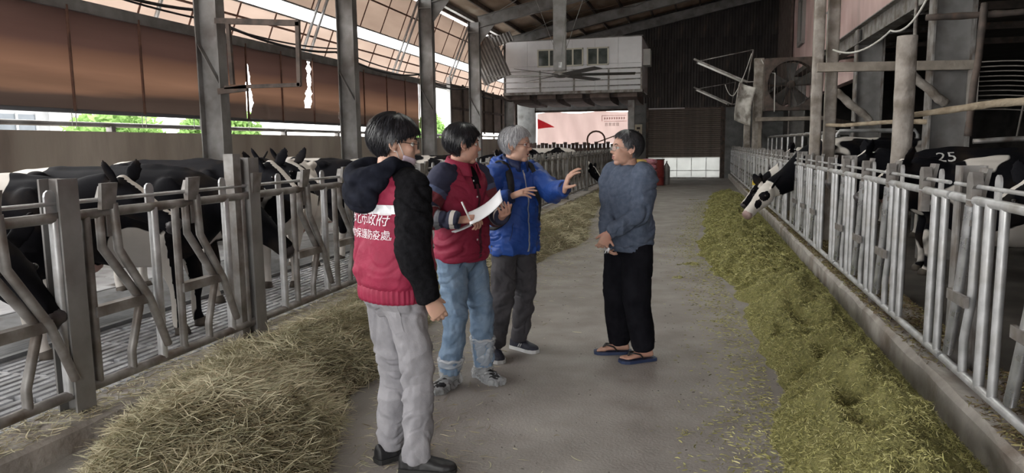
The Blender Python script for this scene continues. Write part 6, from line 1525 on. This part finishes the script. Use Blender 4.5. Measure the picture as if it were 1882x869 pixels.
# hay along the left kerb
def hay_h(x, y):
    e = np.interp(y, [1.8, 2.4, 3.0, 3.8, 4.8, 6, 7.5, 9.6, 11.9, 15, 20, 26], [-1.75, -1.62, -1.60, -1.95, -2.25, -2.3, -2.2, -1.95, -1.70, -2.1, -2.5, -2.9])
    e = e + .10 * noise3(np.stack([y * 2, y * 0, y * 0 + 2], 1), 13); t = np.clip((e - x) / (e + 3.15), 0, 1)
    prof = np.interp(t, [0, .08, .25, .5, .75, 1], [-.02, .08, .20, .27, .22, .12])
    n = fbm(np.stack([x * 2.6, y * 2.6, 0 * x], 1), 3, 17)
    amp = np.interp(y, [1.5, 2.2, 2.6, 3.2, 4.4, 5.2, 6.5, 8, 11.5, 13, 18, 26], [.2, .45, .85, 1.0, .95, .6, .85, .95, .95, .55, .4, .1])
    corner = np.clip(((x + 2.75) * 2.2 + (y - 2.55)) / .5, 0, 1)          # bare kerb corner at the lower left
    return (prof * (1 + .6 * n) * amp) * corner - .02 * (1 - corner)
M_HAYB = mat('hay_mass', (.14, .12, .075), (.27, .24, .155), 30, rough=.95, bump=1.0, bscale=50)
M_HAYF = fibre_mat('hay_strand', [(.22, .19, .12), (.42, .385, .26), (.36, .36, .24), (.56, .51, .36), (.46, .43, .29), (.70, .64, .47), (.28, .22, .13)])
hp = mound('hay_heap', np.linspace(-3.14, -1.5, 70), np.linspace(1.6, 26, 420), hay_h, M_HAYB, 'tangled heap of pale dry hay along the left feed fence', 'hay')
def hay_pts(n, y0, y1, pw):
    y = y0 + (y1 - y0) * rng.rand(n) ** pw; x = rng.uniform(-3.14, -1.5, n); h = hay_h(x, y); k = h > 0; return np.stack([x, y, h + rng.uniform(-.01, .05, n)], 1)[k]
strands('hay_strand', hay_pts(60000, 1.9, 6.5, 1.3), .07, .26, .0032, rng, M_HAYF, hp, .55, 5, .3, 1)
strands('hay_strand', hay_pts(30000, 6.5, 26, 1.5), .10, .30, .006, rng, M_HAYF, hp, .5, 4, .28, 1)
# loose straws
n = 2600; y = 2.2 + 14 * rng.rand(n) ** 1.5; e = np.interp(y, [1.8, 3.0, 4.8, 9.6, 11.9, 16], [-1.7, -1.6, -2.2, -1.95, -1.7, -2.2]); x = np.minimum(e + np.abs(rng.normal(0, .38, n)), 1.3)
cr = strands('loose_straw', np.stack([x, y, np.full(n, .004)], 1), .02, .10, .003, rng, M_HAYF, None, .4, 4, .03); tag(cr, 'single straws scattered over the concrete aisle', 'straw')
n = 5000; y = 1.8 + 14 * rng.rand(n) ** 1.5; x = rng.uniform(-3.46, -3.14, n)
cr = strands('kerb_straw', np.stack([x, y, np.full(n, .137) + .012 * rng.rand(n)], 1), .03, .12, .004, rng, M_HAYF, None, .4, 4, .1); tag(cr, 'short hay litter lying on the left kerb under the bars', 'straw')
n = 700; y = rng.uniform(2.5, 12, n); x = rng.uniform(-2.2, 1.0, n)
cr = strands('floor_grit', np.stack([x, y, np.full(n, .003)], 1), .006, .02, .006, rng, mat('dark_grit', (.05, .045, .04), (.09, .08, .07), 9, rough=.9), None, .2, 3, .05); tag(cr, 'dark crumbs and grit dotted over the aisle floor', 'grit')
